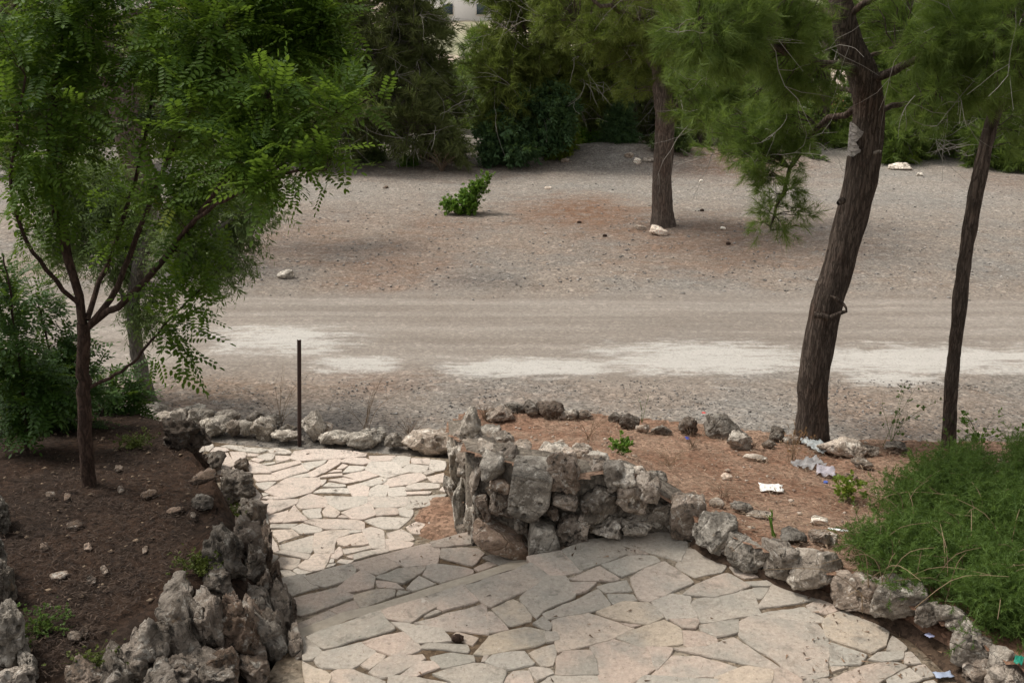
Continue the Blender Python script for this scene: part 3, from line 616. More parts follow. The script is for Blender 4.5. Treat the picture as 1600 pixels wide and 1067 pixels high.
ln = resample([(1.16, 5.62), (1.30, 5.42), (1.58, 5.16), (1.9, 4.93), (2.2, 4.66), (2.42, 4.36), (2.6, 4.0), (2.75, 3.4)], .04); m = MB(); V = []
for i, p in enumerate(ln):
    t = i/len(ln); tn = ln[min(i+1, len(ln)-1)]-ln[max(i-1, 0)]; tn = tn/np.linalg.norm(tn); nv = np.array([tn[1], -tn[0]])
    if nv[0] > 0: nv = -nv
    w = .03+.28*smooth(.35, .9, t)+.05*mnoise.noise(Vector((i*.13, 0, 0)))
    for k, u in enumerate((-.35, 0, .35, .7, .9, 1.0)):
        q = p+nv*w*u; V.append((q[0], q[1], .71+(.045, .03, .018, .012, .006, -.02)[k]+.006*mnoise.noise(Vector((q[0]*20, q[1]*20, 0)))))
m.add(V, [(i*6+k, i*6+k+1, (i+1)*6+k+1, (i+1)*6+k) for i in range(len(ln)-1) for k in range(5)], .5)
o = m.obj('gutter_soil', M_STRIP, smooth_=True); o['kind'] = 'structure'

# --- row of stones closing the bed on the gravel side
row = thing('stone_border', 'loose row of low stones between the reddish bed and the gravel', 'stone border', (1.2, 8.5, .33))
for (cx, cy, w, h, to, wa) in [(782,650,46,24,1.2,.6),(804,641,30,16,.8,.2),(831,641,26,26,.55,.3),(858,645,46,26,.6,.75),(896,650,26,18,1.3,.1),(880,652,20,12,.9,.2),(915,652,22,14,.8,.2),(962,655,20,20,.55,.2),(984,663,30,24,.5,.3),(1005,673,20,14,1.25,.3),
   (1035,675,30,14,.8,.3),(1077,669,28,28,.55,.2),(1130,671,60,36,.65,.15),(1155,693,42,28,1.2,.2),(1204,697,22,14,1.2,.35),(1217,683,24,24,.7,.2),(1318,704,74,28,1.6,.1),(1352,728,34,14,1.2,.2),(1360,706,30,16,.9,.2),(1405,703,34,18,.8,.2),(1240,690,26,14,.8,.3)]:
    q = hit(cx, cy+h*.3); q = q+np.array([0, .06, h*.28*depth(q)/FPX])
    rock_px('stone', cx, cy, w, h, row, random.uniform(-6, 6), to, wa, p=q, box=.4, rough=.2, pit=.12, planes=6, sub=3 if w > 24 else 2)

# --- border behind the bright landing
back = thing('stone_border', 'pale rubble stones edging the far side of the bright landing', 'stone border', (-1.6, 8.55, .05))
for (cx, cy, w, h, to, wa) in [(339,670,38,30,1.25,.15),(353,655,40,20,1.0,.1),(365,673,26,26,.95,.1),(384,673,24,28,1.0,.1),(398,655,28,22,1.0,.1),(411,673,42,36,1.25,.15),(427,662,28,18,.9,.1),(446,686,44,18,1.2,.2),(449,674,28,14,1.0,.1),(488,670,38,46,1.15,.1),(476,664,20,16,1.0,.1),
   (508,671,20,18,1.2,.1),(521,688,46,22,1.2,.1),(569,689,54,28,1.0,.1),(588,682,28,18,.9,.1),(615,695,28,24,.9,.1),(664,695,84,40,1.2,.45),(640,694,26,20,1.1,.3),(705,702,28,18,1.1,.3),(310,658,44,32,1.05,.1),(322,668,22,24,1.1,.1),(283,650,30,20,1.0,.1),(263,663,48,36,.9,.1),(300,645,34,14,1.1,.1),(233,647,48,22,.95,.1),(246,660,34,22,.8,.1),(545,692,24,14,1.0,.1)]:
    q = P(cx, cy+h*.36, .03); q = q+np.array([0, .08, h*.36*depth(q)/FPX])
    rock_px('stone', cx, cy, w, h, back, random.uniform(-8, 8), to*1.35, wa, p=q, box=.35, rough=.2, pit=.16, planes=6, sub=3 if w > 24 else 2)

# --- boulder wall of the shaded planter
bw = thing('boulder_wall', 'boulder retaining wall of big mossy limestone lumps round the shaded planter', 'stone wall', (-1.5, 5.2, .6))
for (cx, cy, w, h, ro, to, wa, zc, dz) in [
   (293,684,62,58,0,.40,.45,.72,.3),(331,727,44,38,0,.55,.15,.80,.3),(322,746,42,16,-4,.6,.7,.84,.2),(318,785,30,20,0,.95,0,.93,.15),(363,770,62,52,-10,.75,.05,.88,.3),(394,802,40,46,-20,.7,.1,.82,.3),
   (353,874,56,92,6,.50,.05,1.0,.3),(383,852,48,70,-14,.85,.3,.92,.3),(398,890,34,72,-14,.85,.15,.85,.3),(412,868,26,80,-10,.75,.2,.75,.3),(337,906,40,28,0,.8,.2,1.02,.3),(396,932,34,20,20,1.0,.1,.85,.25),(398,960,32,44,0,.75,.35,.85,.3),
   (422,1006,44,104,8,.80,.05,.80,.3),(366,992,64,138,8,.68,.8,.98,.3),(334,985,40,128,10,.85,.2,1.0,.3),(310,978,44,120,6,.95,.1,1.0,.3),(278,994,48,108,10,.9,.15,1.02,.3),(246,1010,46,92,14,1.0,.1,1.02,.3),(214,1028,48,76,18,.85,.2,1.02,.3),(178,1046,50,58,22,1.0,.1,1.02,.3),(138,1060,54,40,22,.9,.15,1.02,.3),(345,1050,50,70,0,.8,.3,1.0,.3),(290,1055,60,60,0,.85,.2,1.0,.3),(400,1052,44,64,0,.9,.3,.8,.3),(441,972,32,104,4,.75,.2,.72,.3),(463,1022,28,96,6,.95,.05,.66,.3),
   (431,905,24,50,0,.7,.4,.7,.3),(330,1050,80,60,0,.8,.2,.95,.4),(450,1075,40,50,0,.8,.1,.68,.3),(415,920,24,70,0,.7,.3,.72,.3),(275,930,50,40,20,.85,.1,1.0,.3),(240,1085,70,50,10,.8,.15,1.0,.4),(390,1000,34,110,6,.9,.3,.8,.3),(436,1010,26,110,4,.85,.2,.7,.3),(450,950,22,60,2,.8,.3,.7,.3),(416,950,24,60,6,.95,.1,.75,.3),(378,730,20,20,0,.7,.1,.75,.2)]:
    rock_px('boulder', cx, cy, w*1.09, h*1.07, bw, ro, to*.82, min(1, wa+.2), dep=max(dz*1.1, w*.0034), box=.6, rough=.24, pit=.22, planes=8, sub=4 if w > 50 else 3, cy2=cy+h*.12)
m = MB(); io = [np.array(p) for p in resample(LPI[:10], .12)]; oo = [np.array(p) for p in resample(LP[:9], .12)]
K = 60; ii = [io[int(t)] for t in np.linspace(0, len(io)-1, K)]; o2 = [oo[int(t)] for t in np.linspace(0, len(oo)-1, K)]; V = []
for a, b in zip(ii, o2):
    a = a+(a-b)*.25
    for t in np.linspace(0, 1, 7):
        p = a+(b-a)*t; V.append((p[0], p[1], max(.0, lpz(p[0]-.001, p[1])-.05+.03*mnoise.noise(Vector((p[0]*9, p[1]*9, 4))))))
    V.append((b[0], b[1], -.1))
m.add(V, [(j*8+i, j*8+i+1, (j+1)*8+i+1, (j+1)*8+i) for j in range(K-1) for i in range(7)], .5); m.obj('mortar', M_DARK, bw, True)
bl = thing('boulder_wall', 'tall pale boulder pile at the bottom corner left of the dark soil', 'stone wall', (-2.3, 4.1, .9))
for (cx, cy, w, h, to, wa, zc) in [(2,800,24,60,.8,.1,1.05),(4,915,34,80,.8,.3,1.05),(14,1000,48,110,1.0,.1,1.05),(44,1036,26,50,1.0,.1,1.0),(-10,860,30,70,.8,.1,1.1),(20,1062,60,50,1.0,.1,1.0),(-20,960,40,100,.9,.1,1.1)]:
    rock_px('boulder', cx, cy, w, h, bl, 0, to, wa, dep=.25, p=P(cx, cy, zc), box=.35, rough=.22, pit=.2, sub=4)

# --- loose rocks on the ground
def loose(cx, cy, w, h, label, tone=1.2, warm=.1, group=None, sub=3, name='rock', box=.3, cat='rock', dep=None):
    q = hit(cx, cy+h*.35); q = q+np.array([0, .02, h*.30*depth(q)/FPX])
    if tone >= 1.5: tone += .7
    if name == 'small_stone': w, h, tone, warm = w*.85, h*.6, tone*.75, min(1, warm+.3)
    o = rock_px(name, cx, cy, w, h, None, random.uniform(-6, 6), tone, warm, p=q, sub=sub, box=box, dep=dep)
    return tag(o, label, cat, group)
loose(448,429,27,15,'single white limestone rock alone on the grey gravel beyond the stake',1.7,.05)
loose(1030,361,27,18,'rounded white rock at the foot of the lone gravel lot pine',1.6,.05)
loose(1001,356,17,9,'flat pale rock just left of the rounded one at the lone pine',1.3,.05)
loose(984,243,15,9,'tan rock on the crest of the far gravel mound',1.3,.3)
loose(996,252,11,9,'round white rock on the far bank beside the lone pine trunk',1.6,.05)
loose(1012,250,20,8,'long pale rock on the far bank touching the lone pine trunk',1.3,.05)
loose(883,251,13,7,'pinkish squared block lying at the foot of the far gravel mound',1.3,.7,box=.9,name='stone_block',cat='block')
loose(857,294,11,5,'small white rock on open gravel in front of the far dark shrub',1.6,.05,sub=2)
loose(603,293,8,5,'small reddish rock on the gravel under the far dark pine',1.1,.9,sub=2)
loose(1408,261,34,13,'long pale boulder on the far bank right of the big pine trunk',1.7,.05)
loose(1437,273,10,6,'small pale rock in front of the far bank boulder',1.6,.05,sub=2)
loose(724,235,18,9,'grey rock under the branches of the far dark pine',.8,.1)
loose(846,240,14,9,'grey rock under the dark broadleaf shrub',.9,.1)
loose(572,250,10,6,'small tan rock at the far edge below the dark pine',1.1,.4,sub=2)
loose(1129,357,9,5,'white chip of rock on the needle strewn gravel right of the lone pine',1.7,.0,sub=2)
loose(1096,283,6,5,'tiny white stone on the gravel edge right of the lone pine trunk',1.7,.0,sub=2)
loose(217,622,34,22,'pale grey rock behind the shaded shrubs by the slender grey trunk',1.0,.0)
loose(1029,744,32,20,'pale pointed rock half sunk in the bed behind the rubble wall',1.1,.1)
loose(993,737,32,13,'white flat chip on the bed against the rubble wall top',1.5,.1)
loose(1158,793,34,16,'long grey slab shard lying on the bed behind the curb',.9,.15)
loose(1240,838,38,26,'dark pitted rock behind the curb next to the green bush',.65,.1)
loose(1281,841,32,26,'cream rock touching the green bush behind the curb',1.2,.3)
loose(1300,843,24,22,'white broken rock at the edge of the green bush',1.5,.0)
loose(1281,814,24,12,'white chip on the reddish bed just above the green bush',1.5,.1,sub=2)
loose(1120,787,22,12,'cream chip behind the tallest curb stone',1.4,.3,sub=2)
loose(1186,803,40,8,'row like pale shard half buried behind the curb',1.2,.3,sub=2)
loose(1330,746,22,10,'tan flat shard on the bed beside the torn bag',1.4,.6,sub=2)
loose(1180,716,34,8,'flat cream shard on the bed below the big dark border stone',1.4,.3,sub=2)
loose(1136,746,16,6,'little cream chip in the middle of the reddish bed',1.5,.3,sub=2)
for (cx, cy, w, h, to, wa) in [(90,900,30,11,1.2,.5),(115,997,22,11,1.2,.1),(272,797,30,8,1.2,.4),(230,772,28,12,.8,.7),(187,766,12,8,1.1,.1),(135,857,14,9,1.2,.6),(66,855,14,8,1.0,.6),(115,821,26,8,1.0,.4),(182,733,16,6,1.1,.3),(161,892,12,8,1.3,.2),(142,908,18,6,.8,.3),(76,946,24,5,.8,.3),(130,988,12,6,1.1,.5),(225,860,9,6,1.2,.5),(103,778,12,10,.9,.6),(300,806,10,5,1.2,.1),(77,774,14,8,.8,.4),(290,925,28,10,1.6,.1)]:
    SL = globals().setdefault('SL', iter(['flat cream stone in the middle of the dark planter soil', 'angular white stone low on the dark planter soil', 'flat cream stone near the round stone by the planter edge', 'brown wedge stone right of the forked trunk foot', 'little grey pebble just right of the forked trunk foot', 'tan chip left of centre on the dark planter soil', 'brown flat chip near the left border boulders', 'wide thin tan stone left of the forked trunk foot', 'thin pale stone right behind the forked trunk', 'little cream chip right of the flat cream stone', 'dark flat chip right of the flat cream stone', 'thin brown flake by the corner boulders', 'tan pebble above the angular white stone', 'tan pebble on the soil towards the dark rounded boulder', 'brown stone left of the forked trunk foot', 'pale sliver near the planter edge boulders', 'brown flat stone at the left under the shaded saplings', 'white flake on top of the gnarly boulder']))
    loose(cx, cy, w, h, next(SL), to, wa, 'small stones on the dark planter soil', 2, 'small_stone', cat='stone')

# ------------------------------------------------------------------ leaves, needles, branches
def frames(d, roll):
    """rotation matrices whose local +Y runs along the directions d"""
    d = d/(np.linalg.norm(d, axis=1)[:, None]+1e-9); n = len(d)
    ref = np.tile([0, 0, 1.0], (n, 1)); ref[np.abs(d[:, 2]) > .95] = [1, 0, 0]
    x = np.cross(d, ref); x /= np.linalg.norm(x, axis=1)[:, None]; z = np.cross(x, d)
    c, s = np.cos(roll)[:, None], np.sin(roll)[:, None]
    return np.stack([x*c+z*s, d, -x*s+z*c], 2)
def stamp(mb, T, F, pos, R, scale, tint):
    """copies of a template (T, F) at pos with rotation R"""
    n = len(pos)
    if n == 0: return
    V = np.einsum('nij,kj->nki', R, T)*np.asarray(scale).reshape(-1, 1, 1)+pos[:, None]
    G = (F[None]+np.arange(n)[:, None, None]*len(T)).reshape(-1, F.shape[1])
    mb.add(V.reshape(-1, 3), G, np.repeat(tint, len(T)))
def tpl_compound(pairs=6, L=.22, ll=.042, lw=.019):
    V, F = [], []
    def leaflet(p, d, up):
        b = len(V); d = d/np.linalg.norm(d); s = np.cross(d, up); s /= np.linalg.norm(s)
        for u, w, z in [(0, 0, 0), (.3, -.5, .08), (.72, -.42, .06), (1, 0, -.02), (.72, .42, .06), (.3, .5, .08)]:
            V.append(p+d*ll*u+s*lw*w+up*ll*z*.9)
        F.extend([(b, b+1, b+2), (b, b+2, b+3), (b, b+3, b+4), (b, b+4, b+5)])
    up = np.array([0, 0, 1.0])
    for i in range(pairs):
        t = .2+.75*i/pairs; p = np.array([0, L*t, -.03*t*t])
        for s in (-1, 1): leaflet(p+np.array([s*.004, 0, 0]), np.array([s, .45, -.15+random.uniform(-.15, .15)]), up)
    leaflet(np.array([0, L*.97, -.03]), np.array([0, 1, -.2]), up)
    b = len(V); V += [np.array([-.0012, 0, 0]), np.array([.0012, 0, 0]), np.array([0, L, -.03])]; F.append((b, b+1, b+2))
    return np.array(V), np.array(F)
def tpl_needles(n, L, w, stem=.18, spread=.75, r=None):
    r = r or np.random.default_rng(3); V, F = [], []
    for i in range(n):
        t = r.uniform(.15, 1)**.7*stem; a = r.uniform(0, 6.283); sp = spread*r.uniform(.45, 1.25)*(1.15-.5*t/stem)
        d = np.array([math.sin(sp)*math.cos(a), math.cos(sp), math.sin(sp)*math.sin(a)]); l = L*r.uniform(.7, 1.15)
        s = np.cross(d, r.normal(size=3)); s /= np.linalg.norm(s); p = np.array([0, t, 0]); b = len(V)
        V += [p-s*w/2, p+s*w/2, p+d*l-np.array([0, 0, l*.12])]; F.append((b, b+1, b+2))
    b = len(V); V += [np.array([-.002, 0, 0]), np.array([.002, 0, 0]), np.array([0, stem, 0])]; F.append((b, b+1, b+2))
    return np.array(V), np.array(F)
def tpl_leafspray(n, L, w, stem, r=None, droop=.2):
    r = r or np.random.default_rng(5); V, F = [], []
    for i in range(n):
        t = r.uniform(.05, 1)*stem; a = r.uniform(0, 6.283)
        d = np.array([math.cos(a)*.8, .7, math.sin(a)*.8-droop]); d /= np.linalg.norm(d); l = L*r.uniform(.65, 1.15)
        s = np.cross(d, np.array([r.normal()*.5, r.normal()*.5, 1.0])); s /= np.linalg.norm(s); p = np.array([0, t, 0]); b = len(V)
        u = np.cross(s, d)
        V += [p, p+d*l*.45-s*w/2+u*l*.05, p+d*l, p+d*l*.45+s*w/2+u*l*.05]; F += [(b, b+1, b+2), (b, b+2, b+3)]
    return np.array(V), np.array(F)
T_COMP = [tpl_compound(p, L) for p, L in ((6, .21), (5, .18), (7, .25))]
T_PINE = [tpl_needles(40, .095, .0032, .11, .95, np.random.default_rng(i)) for i in range(4)]
T_PMID = [tpl_needles(24, .15, .009, .18, .95, np.random.default_rng(i+9)) for i in range(4)]
T_PFAR = [tpl_needles(16, .22, .021, .28, .95, np.random.default_rng(i+19)) for i in range(4)]

def blob_points(blobs, n, yc):
    """points in ellipsoids given as (px, py, rx, ry, distance offset, weight)"""
    w = np.array([b[5] if len(b) > 5 else b[2]*b[3] for b in blobs], float); w /= w.sum(); out = []
    for b, k in zip(blobs, (w*n).round().astype(int)):
        y = yc+(b[4] if len(b) > 4 else 0); c = PY(b[0], b[1], y); Z = depth(c); rx, rz = b[2]*Z/FPX, b[3]*Z/FPX; ry = min(max(rx, rz)*.8, 1.6 if yc < 12 else 3.0)
        for _ in range(k):
            v = rng.normal(size=3); v /= np.linalg.norm(v); v *= rng.uniform(.15, 1)**(1/2.2)
            out.append(c+v*np.array([rx, ry, rz]))
    return np.array(out)
def branchlets(ends, nodes, sag=.1, seg=6, limit=1.6):
    """thin branches from the nearest limb node out to each end"""
    nodes = np.asarray(nodes); res = []
    for e in ends:
        d = np.linalg.norm(nodes-e, axis=1)+np.maximum(0, nodes[:, 2]-e[2])*.5; a = nodes[np.argmin(d)]
        L = np.linalg.norm(e-a)
        if L > limit: a = e+(a-e)/L*limit; L = limit
        t = np.linspace(0, 1, seg)[:, None]; p = a+(e-a)*t; p[:, 2] += (np.sin(t*np.pi)*L*sag)[:, 0]-(t[:, 0]**2)*L*.05
        p[1:-1] += rng.normal(0, L*.03, (seg-2, 3)); res.append(p)
    return res
def foliage(mb, br, per, tpls, frac=.6, spread=.9, droop=.0, scale=(.8, 1.2), jitter=.02, clump=.35, tip=True):
    pos, dirs, tint = [], [], []
    for p in br:
        base = rng.random()
        n = max(1, int(per*rng.uniform(.7, 1.3)))
        for k in range(n):
            t = 1-frac*rng.random() if k else 1.0
            f = t*(len(p)-1); i = min(int(f), len(p)-2); q = p[i]+(p[i+1]-p[i])*(f-i)
            ax = p[i+1]-p[i]; ax = ax/(np.linalg.norm(ax)+1e-9); v = rng.normal(size=3); d = ax*.7+v*spread*.6+np.array([0, 0, -droop])
            pos.append(q+rng.normal(0, jitter, 3)); dirs.append(d); tint.append(np.clip(base*clump+rng.random()*(1-clump), 0, 1))
    pos, dirs, tint = np.array(pos), np.array(dirs), np.array(tint); pick = rng.integers(0, len(tpls), len(pos))
    for k, (T, F) in enumerate(tpls):
        s = pick == k; n = s.sum()
        if n: stamp(mb, T, F, pos[s], frames(dirs[s], rng.uniform(-.5, .5, n) if tip else rng.uniform(0, 6.28, n)), rng.uniform(*scale, n), tint[s])
def trunk_mesh(pts, rad, sides=40, ring=110, amp=.012, flare=.42):
    p = spline(pts, ring); r = np.interp(np.linspace(0, 1, ring), np.linspace(0, 1, len(rad)), rad)
    V, F = tube(p, r, sides); c = np.repeat(p, sides, 0); d = V-c; L = np.linalg.norm(d, axis=1)[:, None]; u = d/(L+1e-9)
    k = np.array([mnoise.noise(Vector((v[0]*26, v[1]*26, v[2]*5.5))) for v in V]); k2 = np.array([mnoise.noise(Vector((v[0]*4, v[1]*4, v[2]*2.2+9))) for v in V])
    h = np.repeat(np.linspace(0, 1, ring), sides)
    fl = np.exp(-h*ring/7)*flare
    V = V+u*(amp*(np.abs(k)*1.6-.3)+k2*amp*1.4+fl[:, None][:, 0]*L[:, 0]*(.6+.6*np.cos(np.tile(np.arange(sides), ring)*2*np.pi/sides*4)*.5))[:, None]
    return V, F
def px_path(lst, y0, ys=None):
    """photo spots with distances -> space; entry (px, py[, extra distance])"""
    return [PY(a[0], a[1], y0+(a[2] if len(a) > 2 else 0)) for a in lst]
def dead_twigs(starts, n, L, rad, rnd, droop=.15):
    mb = MB()
    for _ in range(n):
        a = starts[rnd.integers(len(starts))]+rnd.normal(0, .05, 3); d = rnd.normal(size=3); d[2] = d[2]*.5-droop; d /= np.linalg.norm(d)
        l = L*rnd.uniform(.4, 1.2); k = 6; p = [a]
        for i in range(k): d = d+rnd.normal(0, .18, 3)+np.array([0, 0, -.03]); d /= np.linalg.norm(d); p.append(p[-1]+d*l/k)
        V, F = tube(p, np.linspace(rad, rad*.35, k+1), 4); t = rnd.random(); mb.add(V, F, t)
        for _ in range(3):
            j = rnd.integers(2, k); d2 = d+rnd.normal(0, .6, 3); d2 /= np.linalg.norm(d2); q = [p[j]]
            for i in range(3): d2 = d2+rnd.normal(0, .2, 3); d2 /= np.linalg.norm(d2); q.append(q[-1]+d2*l*.16)
            V, F = tube(q, np.linspace(rad*.6, rad*.25, 4), 3); mb.add(V, F, t)
    return mb
def twig_mesh(br, r0=.006, r1=.002, keep=1.0):
    m = MB()
    for p in br:
        if rng.random() < keep: V, F = tube(p, np.linspace(r0, r1, len(p)), 4); m.add(V, F)
    return m

def pine(label, name, y0, trunk, width, limbs, blobs, n, per, tpls, leaf, group=None, twigs=40, tw=.7, tr=.006, sides=36, base=None, lim=1.8, br_r=.009, cat='pine tree', bark=None, frac=.6, scale=(.8, 1.2)):
    bark = bark or M_PBARK
    pts = px_path(trunk, y0)
    if base is not None: pts[0] = np.asarray(base)
    t = thing(name, label, cat, pts[0], group)
    rad = [w*depth(p)/FPX/2 for w, p in zip(width, pts)]
    pts2 = [pts[0]-np.array([0, 0, .25])]+pts; rad2 = [rad[0]]+rad
    m = MB(); V, F = trunk_mesh(pts2, rad2, sides, 110 if sides > 24 else 40, .010 if y0 < 12 else .015); m.add(V, F, .5); m.obj('trunk', bark, t, True)
    nodes = list(spline(pts, 30)[15:])
    for lm in limbs:
        pp = px_path(lm[1:], y0); p = spline(pp, 14); m = MB()
        p[1:-1] += rng.normal(0, .012*y0/8, (12, 3)); V, F = tube(p, np.linspace(lm[0]*depth(p[0])/FPX/2, max(.004, .3*lm[0]*depth(p[0])/FPX/2), 14), 8); m.add(V, F, .5); m.obj('limb', bark, t, True)
        nodes += list(p[3:])
    ends = blob_points(blobs, n, y0); br = branchlets(ends, nodes, .08, 6, lim)
    twig_mesh(br, br_r, br_r*.4).obj('twig_mass', bark, t, stuff=True)
    m = MB(); foliage(m, br, per, tpls, frac, scale=scale, tip=False); m.obj('crown', leaf, t, stuff=True)
    if twigs: dead_twigs(np.array([b[int(rng.integers(2, 5))] for b in br]), twigs, tw, tr, rng).obj('dead_twig_mass', M_TWIG, t, stuff=True)
    return t

# --- big curved pine at the edge of the bed
bp = hit(1268, 688)
pine('large dark pine with a curved scarred trunk standing at the edge of the reddish bed', 'pine_tree', bp[1],
     [(1268,692),(1269,640),(1271,590),(1283,520),(1297,460),(1318,390),(1338,310),(1352,235),(1357,180),(1348,120),(1326,60),(1312,0),(1300,-90,.2),(1290,-220,.3)], [50,45,45,47,47,47,49,50,48,44,40,36,32,20],
     [(16,(1350,130),(1420,100,-.3),(1500,60,-.6),(1590,40,-.9)),(14,(1345,110),(1250,90,-.5),(1170,60,-.9),(1090,40,-1.2)),(12,(1355,165),(1290,190,.4),(1240,250,.6),(1215,320,.5),(1205,360,.5)),(12,(1357,170),(1420,160,.5),(1500,120,1.0)),
      (12,(1318,30),(1230,0,.5),(1130,-20,.9)),(12,(1318,30),(1400,-20,-.4),(1520,-40,-.8)),(9,(1352,150),(1270,130,.9),(1180,150,1.5),(1110,190,1.7)),(8,(1340,100),(1440,60,1.2),(1560,90,1.8))],
     [(1120,50,90,70,-1.1),(1200,50,80,60,-.6),(1290,10,70,45,1.6),(1140,210,50,40,.9),(1180,250,45,35,.6),(1230,120,80,55,-.2),(1160,170,70,60,1.5),(1215,205,60,45,.6),(1420,30,80,55,1.2),(1490,60,90,60,-.6),(1570,70,60,70,-.9),(1430,135,60,45,.6),(1500,140,60,45,1.0),
      (1210,295,46,26,.5,560),(1240,270,34,30,.5,460),(1190,335,34,28,.5,420),(1258,315,24,22,.5,260),(1225,355,28,18,.5,220),(1100,120,60,70,1.6),(1300,-60,300,50,1.2,4500),(1500,-50,150,50,-.6,2500),(1180,-50,150,50,-.6,2500)],
     620, 9, T_PINE, M_NEEDLE, twigs=60, bark=M_PBARK2, tw=.75, tr=.0032, sides=56, base=bp, lim=1.1, br_r=.006)
big = [o for o in bpy.data.objects if o.get('label', '').startswith('large dark pine')][0]
# scars: stub, wound collar and the patch of bare pale wood
def stub(p0, p1, r0, r1, name, mat, par):
    m = MB(); V, F = tube(spline([p0, (np.asarray(p0)+p1)/2+np.array([0, -.01, .01]), p1], 8), np.linspace(r0, r1, 8), 10); m.add(V, F, .5)
    c = len(V); m.obj(name, mat, par, True)
yb = bp[1]-.17
stub(PY(1272,492,yb), PY(1296,497,yb-.02), .028, .022, 'wound_collar', M_PBARK2, big); stub(PY(1296,497,yb-.02), PY(1323,486,yb), .022, .012, 'wound_collar', M_PBARK2, big)
stub(PY(1297,462,yb), PY(1318,476,yb-.02), .012, .014, 'branch_stub', M_PBARK2, big); stub(PY(1318,476,yb-.02), PY(1323,486,yb-.05), .014, .006, 'branch_stub', M_PBARK2, big)
stub(PY(1316,314,yb+.05), PY(1310,318,yb-.03), .03, .018, 'branch_stub', M_PBARK2, big); stub(PY(1366,240,yb+.02), PY(1377,238,yb-.03), .014, .011, 'branch_stub', M_GBARK, big)
m = MB(); c1, c2 = PY(1351,242,bp[1]), PY(1356,190,bp[1]); R_ = 27.5*depth(c1)/FPX+.014
cx_ = np.linspace(0, 1, 21); V = []
for t in cx_:
    c = c1+(c2-c1)*t; wd = .30*math.sin(math.pi*(.12+.80*t))**.5*(1+.25*math.sin(t*11)+rng.normal(0, .06))
    for a in np.linspace(-2.95, -2.95+wd*2.6, 7): V.append(c+np.array([math.cos(a)*R_, math.sin(a)*R_, rng.normal(0, .004)]))
F = [(j*7+i, j*7+i+1, (j+1)*7+i+1, (j+1)*7+i) for j in range(20) for i in range(6)]; m.add(V, F, .5)
M_BARE = mat_bark('bare_grey_wood', (.40, .375, .35), (.30, .27, .245), (.45, .43, .41), 2.5, 14, .01); m.obj('bare_wood_patch', M_BARE, big, True)

# --- slim pine at the right
sp = hit(1482, 698)
pine('slim pine with a thin straight leaning trunk beside the green bush', 'pine_tree', sp[1],
     [(1482,700),(1486,610),(1495,520),(1506,420),(1520,330),(1538,240),(1555,170),(1565,110),(1572,30),(1580,-120)], [21,20,20,20,21,21,20,18,16,10],
     [(8,(1558,160),(1500,130,-.4),(1440,150,-.6)),(8,(1566,100),(1600,60,.4),(1660,40,.6)),(7,(1570,60),(1500,20,.4),(1430,0,.8))],
     [(1560,120,70,50,-.2),(1490,130,60,40,-.5),(1590,60,60,60,.4),(1500,20,80,50,.5),(1600,190,40,40,.3,700),(1450,170,45,35,-.5,700),(1600,-60,120,60,0)], 200, 9, T_PINE, M_NEEDLE, twigs=45, bark=M_PBARK2, tw=.6, tr=.003, sides=28, base=sp, lim=1.1, br_r=.005)
# --- lone pine in the gravel lot
lp_ = hit(1036, 352)
pine('lone pine with a thick straight trunk standing in the middle of the gravel lot', 'pine_tree', lp_[1],
     [(1036,354),(1035,320),(1034,280),(1038,230),(1038,180),(1034,130),(1030,70),(1028,0),(1025,-150)], [38,31,28,29,29,27,25,22,14],
     [(12,(1033,120),(980,60,.5),(900,30,1)),(12,(1032,100),(1100,60,-.5),(1180,40,-1)),(10,(1030,60),(960,10,-.8),(870,-10,-1.4)),(10,(1030,50),(1090,0,.8),(1170,-30,1.4)),(5,(1036,170),(1070,168,-.6),(1110,178,-.9))],
     [(980,55,70,45,.5),(1060,60,70,45,-.5),(1110,50,70,50,-.7),(1010,20,90,50,-.6),(890,25,70,45,.8),(930,70,50,35,.3),(1080,178,40,10,-.8,500),(1150,80,60,50,.5),(1020,-70,250,60,0,9000),(1010,110,34,30,.4,900),(1075,115,45,40,-.4,1200),(1110,150,40,28,-.6,700),(985,125,40,26,.6,700)], 420, 10, T_PMID, M_NEEDLE_O, twigs=40, tw=1.0, tr=.006, base=lp_, lim=1.7)
# --- leaning pine behind the locust tree
pine('pine with a dark trunk leaning to the left behind the leafy tree', 'pine_tree', 16.5, [(232,330),(205,220),(182,130),(140,30),(95,-70),(40,-190)], [46,44,44,42,38,24],
     [(12,(150,50),(230,10,.5),(330,-20,1)),(12,(130,10),(60,0,-.5),(0,20,-1))], [(60,20,90,70,-.6),(20,110,60,60,-1),(260,0,100,60,.6),(400,20,90,60,1.2),(100,-80,250,60,0)], 190, 10, T_PMID, M_NEEDLE_D, twigs=24, tw=1.0, tr=.006, sides=24, lim=1.7)

# --- pines along the far edge of the lot
GR = 'pines along the far edge of the gravel'
def fpine(label, y, base, wid, blobs, n, leaf, per=14, twigs=40, lean=0, tpl=T_PFAR, twl=1.5, scale=(.8, 1.25)):
    bx, by = base; q = PY(bx, by, y); top = min(b[1]-b[3]*.3 for b in blobs)
    y = y-.6; tr = [(bx, by), (bx+lean*.3, by-(by-top)*.35), (bx+lean*.7, by-(by-top)*.7), (bx+lean, top)]
    lim = [(wid*.45, (bx+lean*.55, by-(by-top)*.5), ((bx+b[0])/2, (b[1]+by)/2-30, (b[4] if len(b) > 4 else 0)*.5), (b[0], b[1], b[4] if len(b) > 4 else 0)) for b in blobs[:6]]
    return pine(label, 'pine_tree', y, tr, [wid, wid*.9, wid*.75, wid*.4], lim, blobs, n, per, tpl, leaf, GR, int(twigs*1.8), twl, .0085, 18, lim=2.6, br_r=.014, scale=scale)
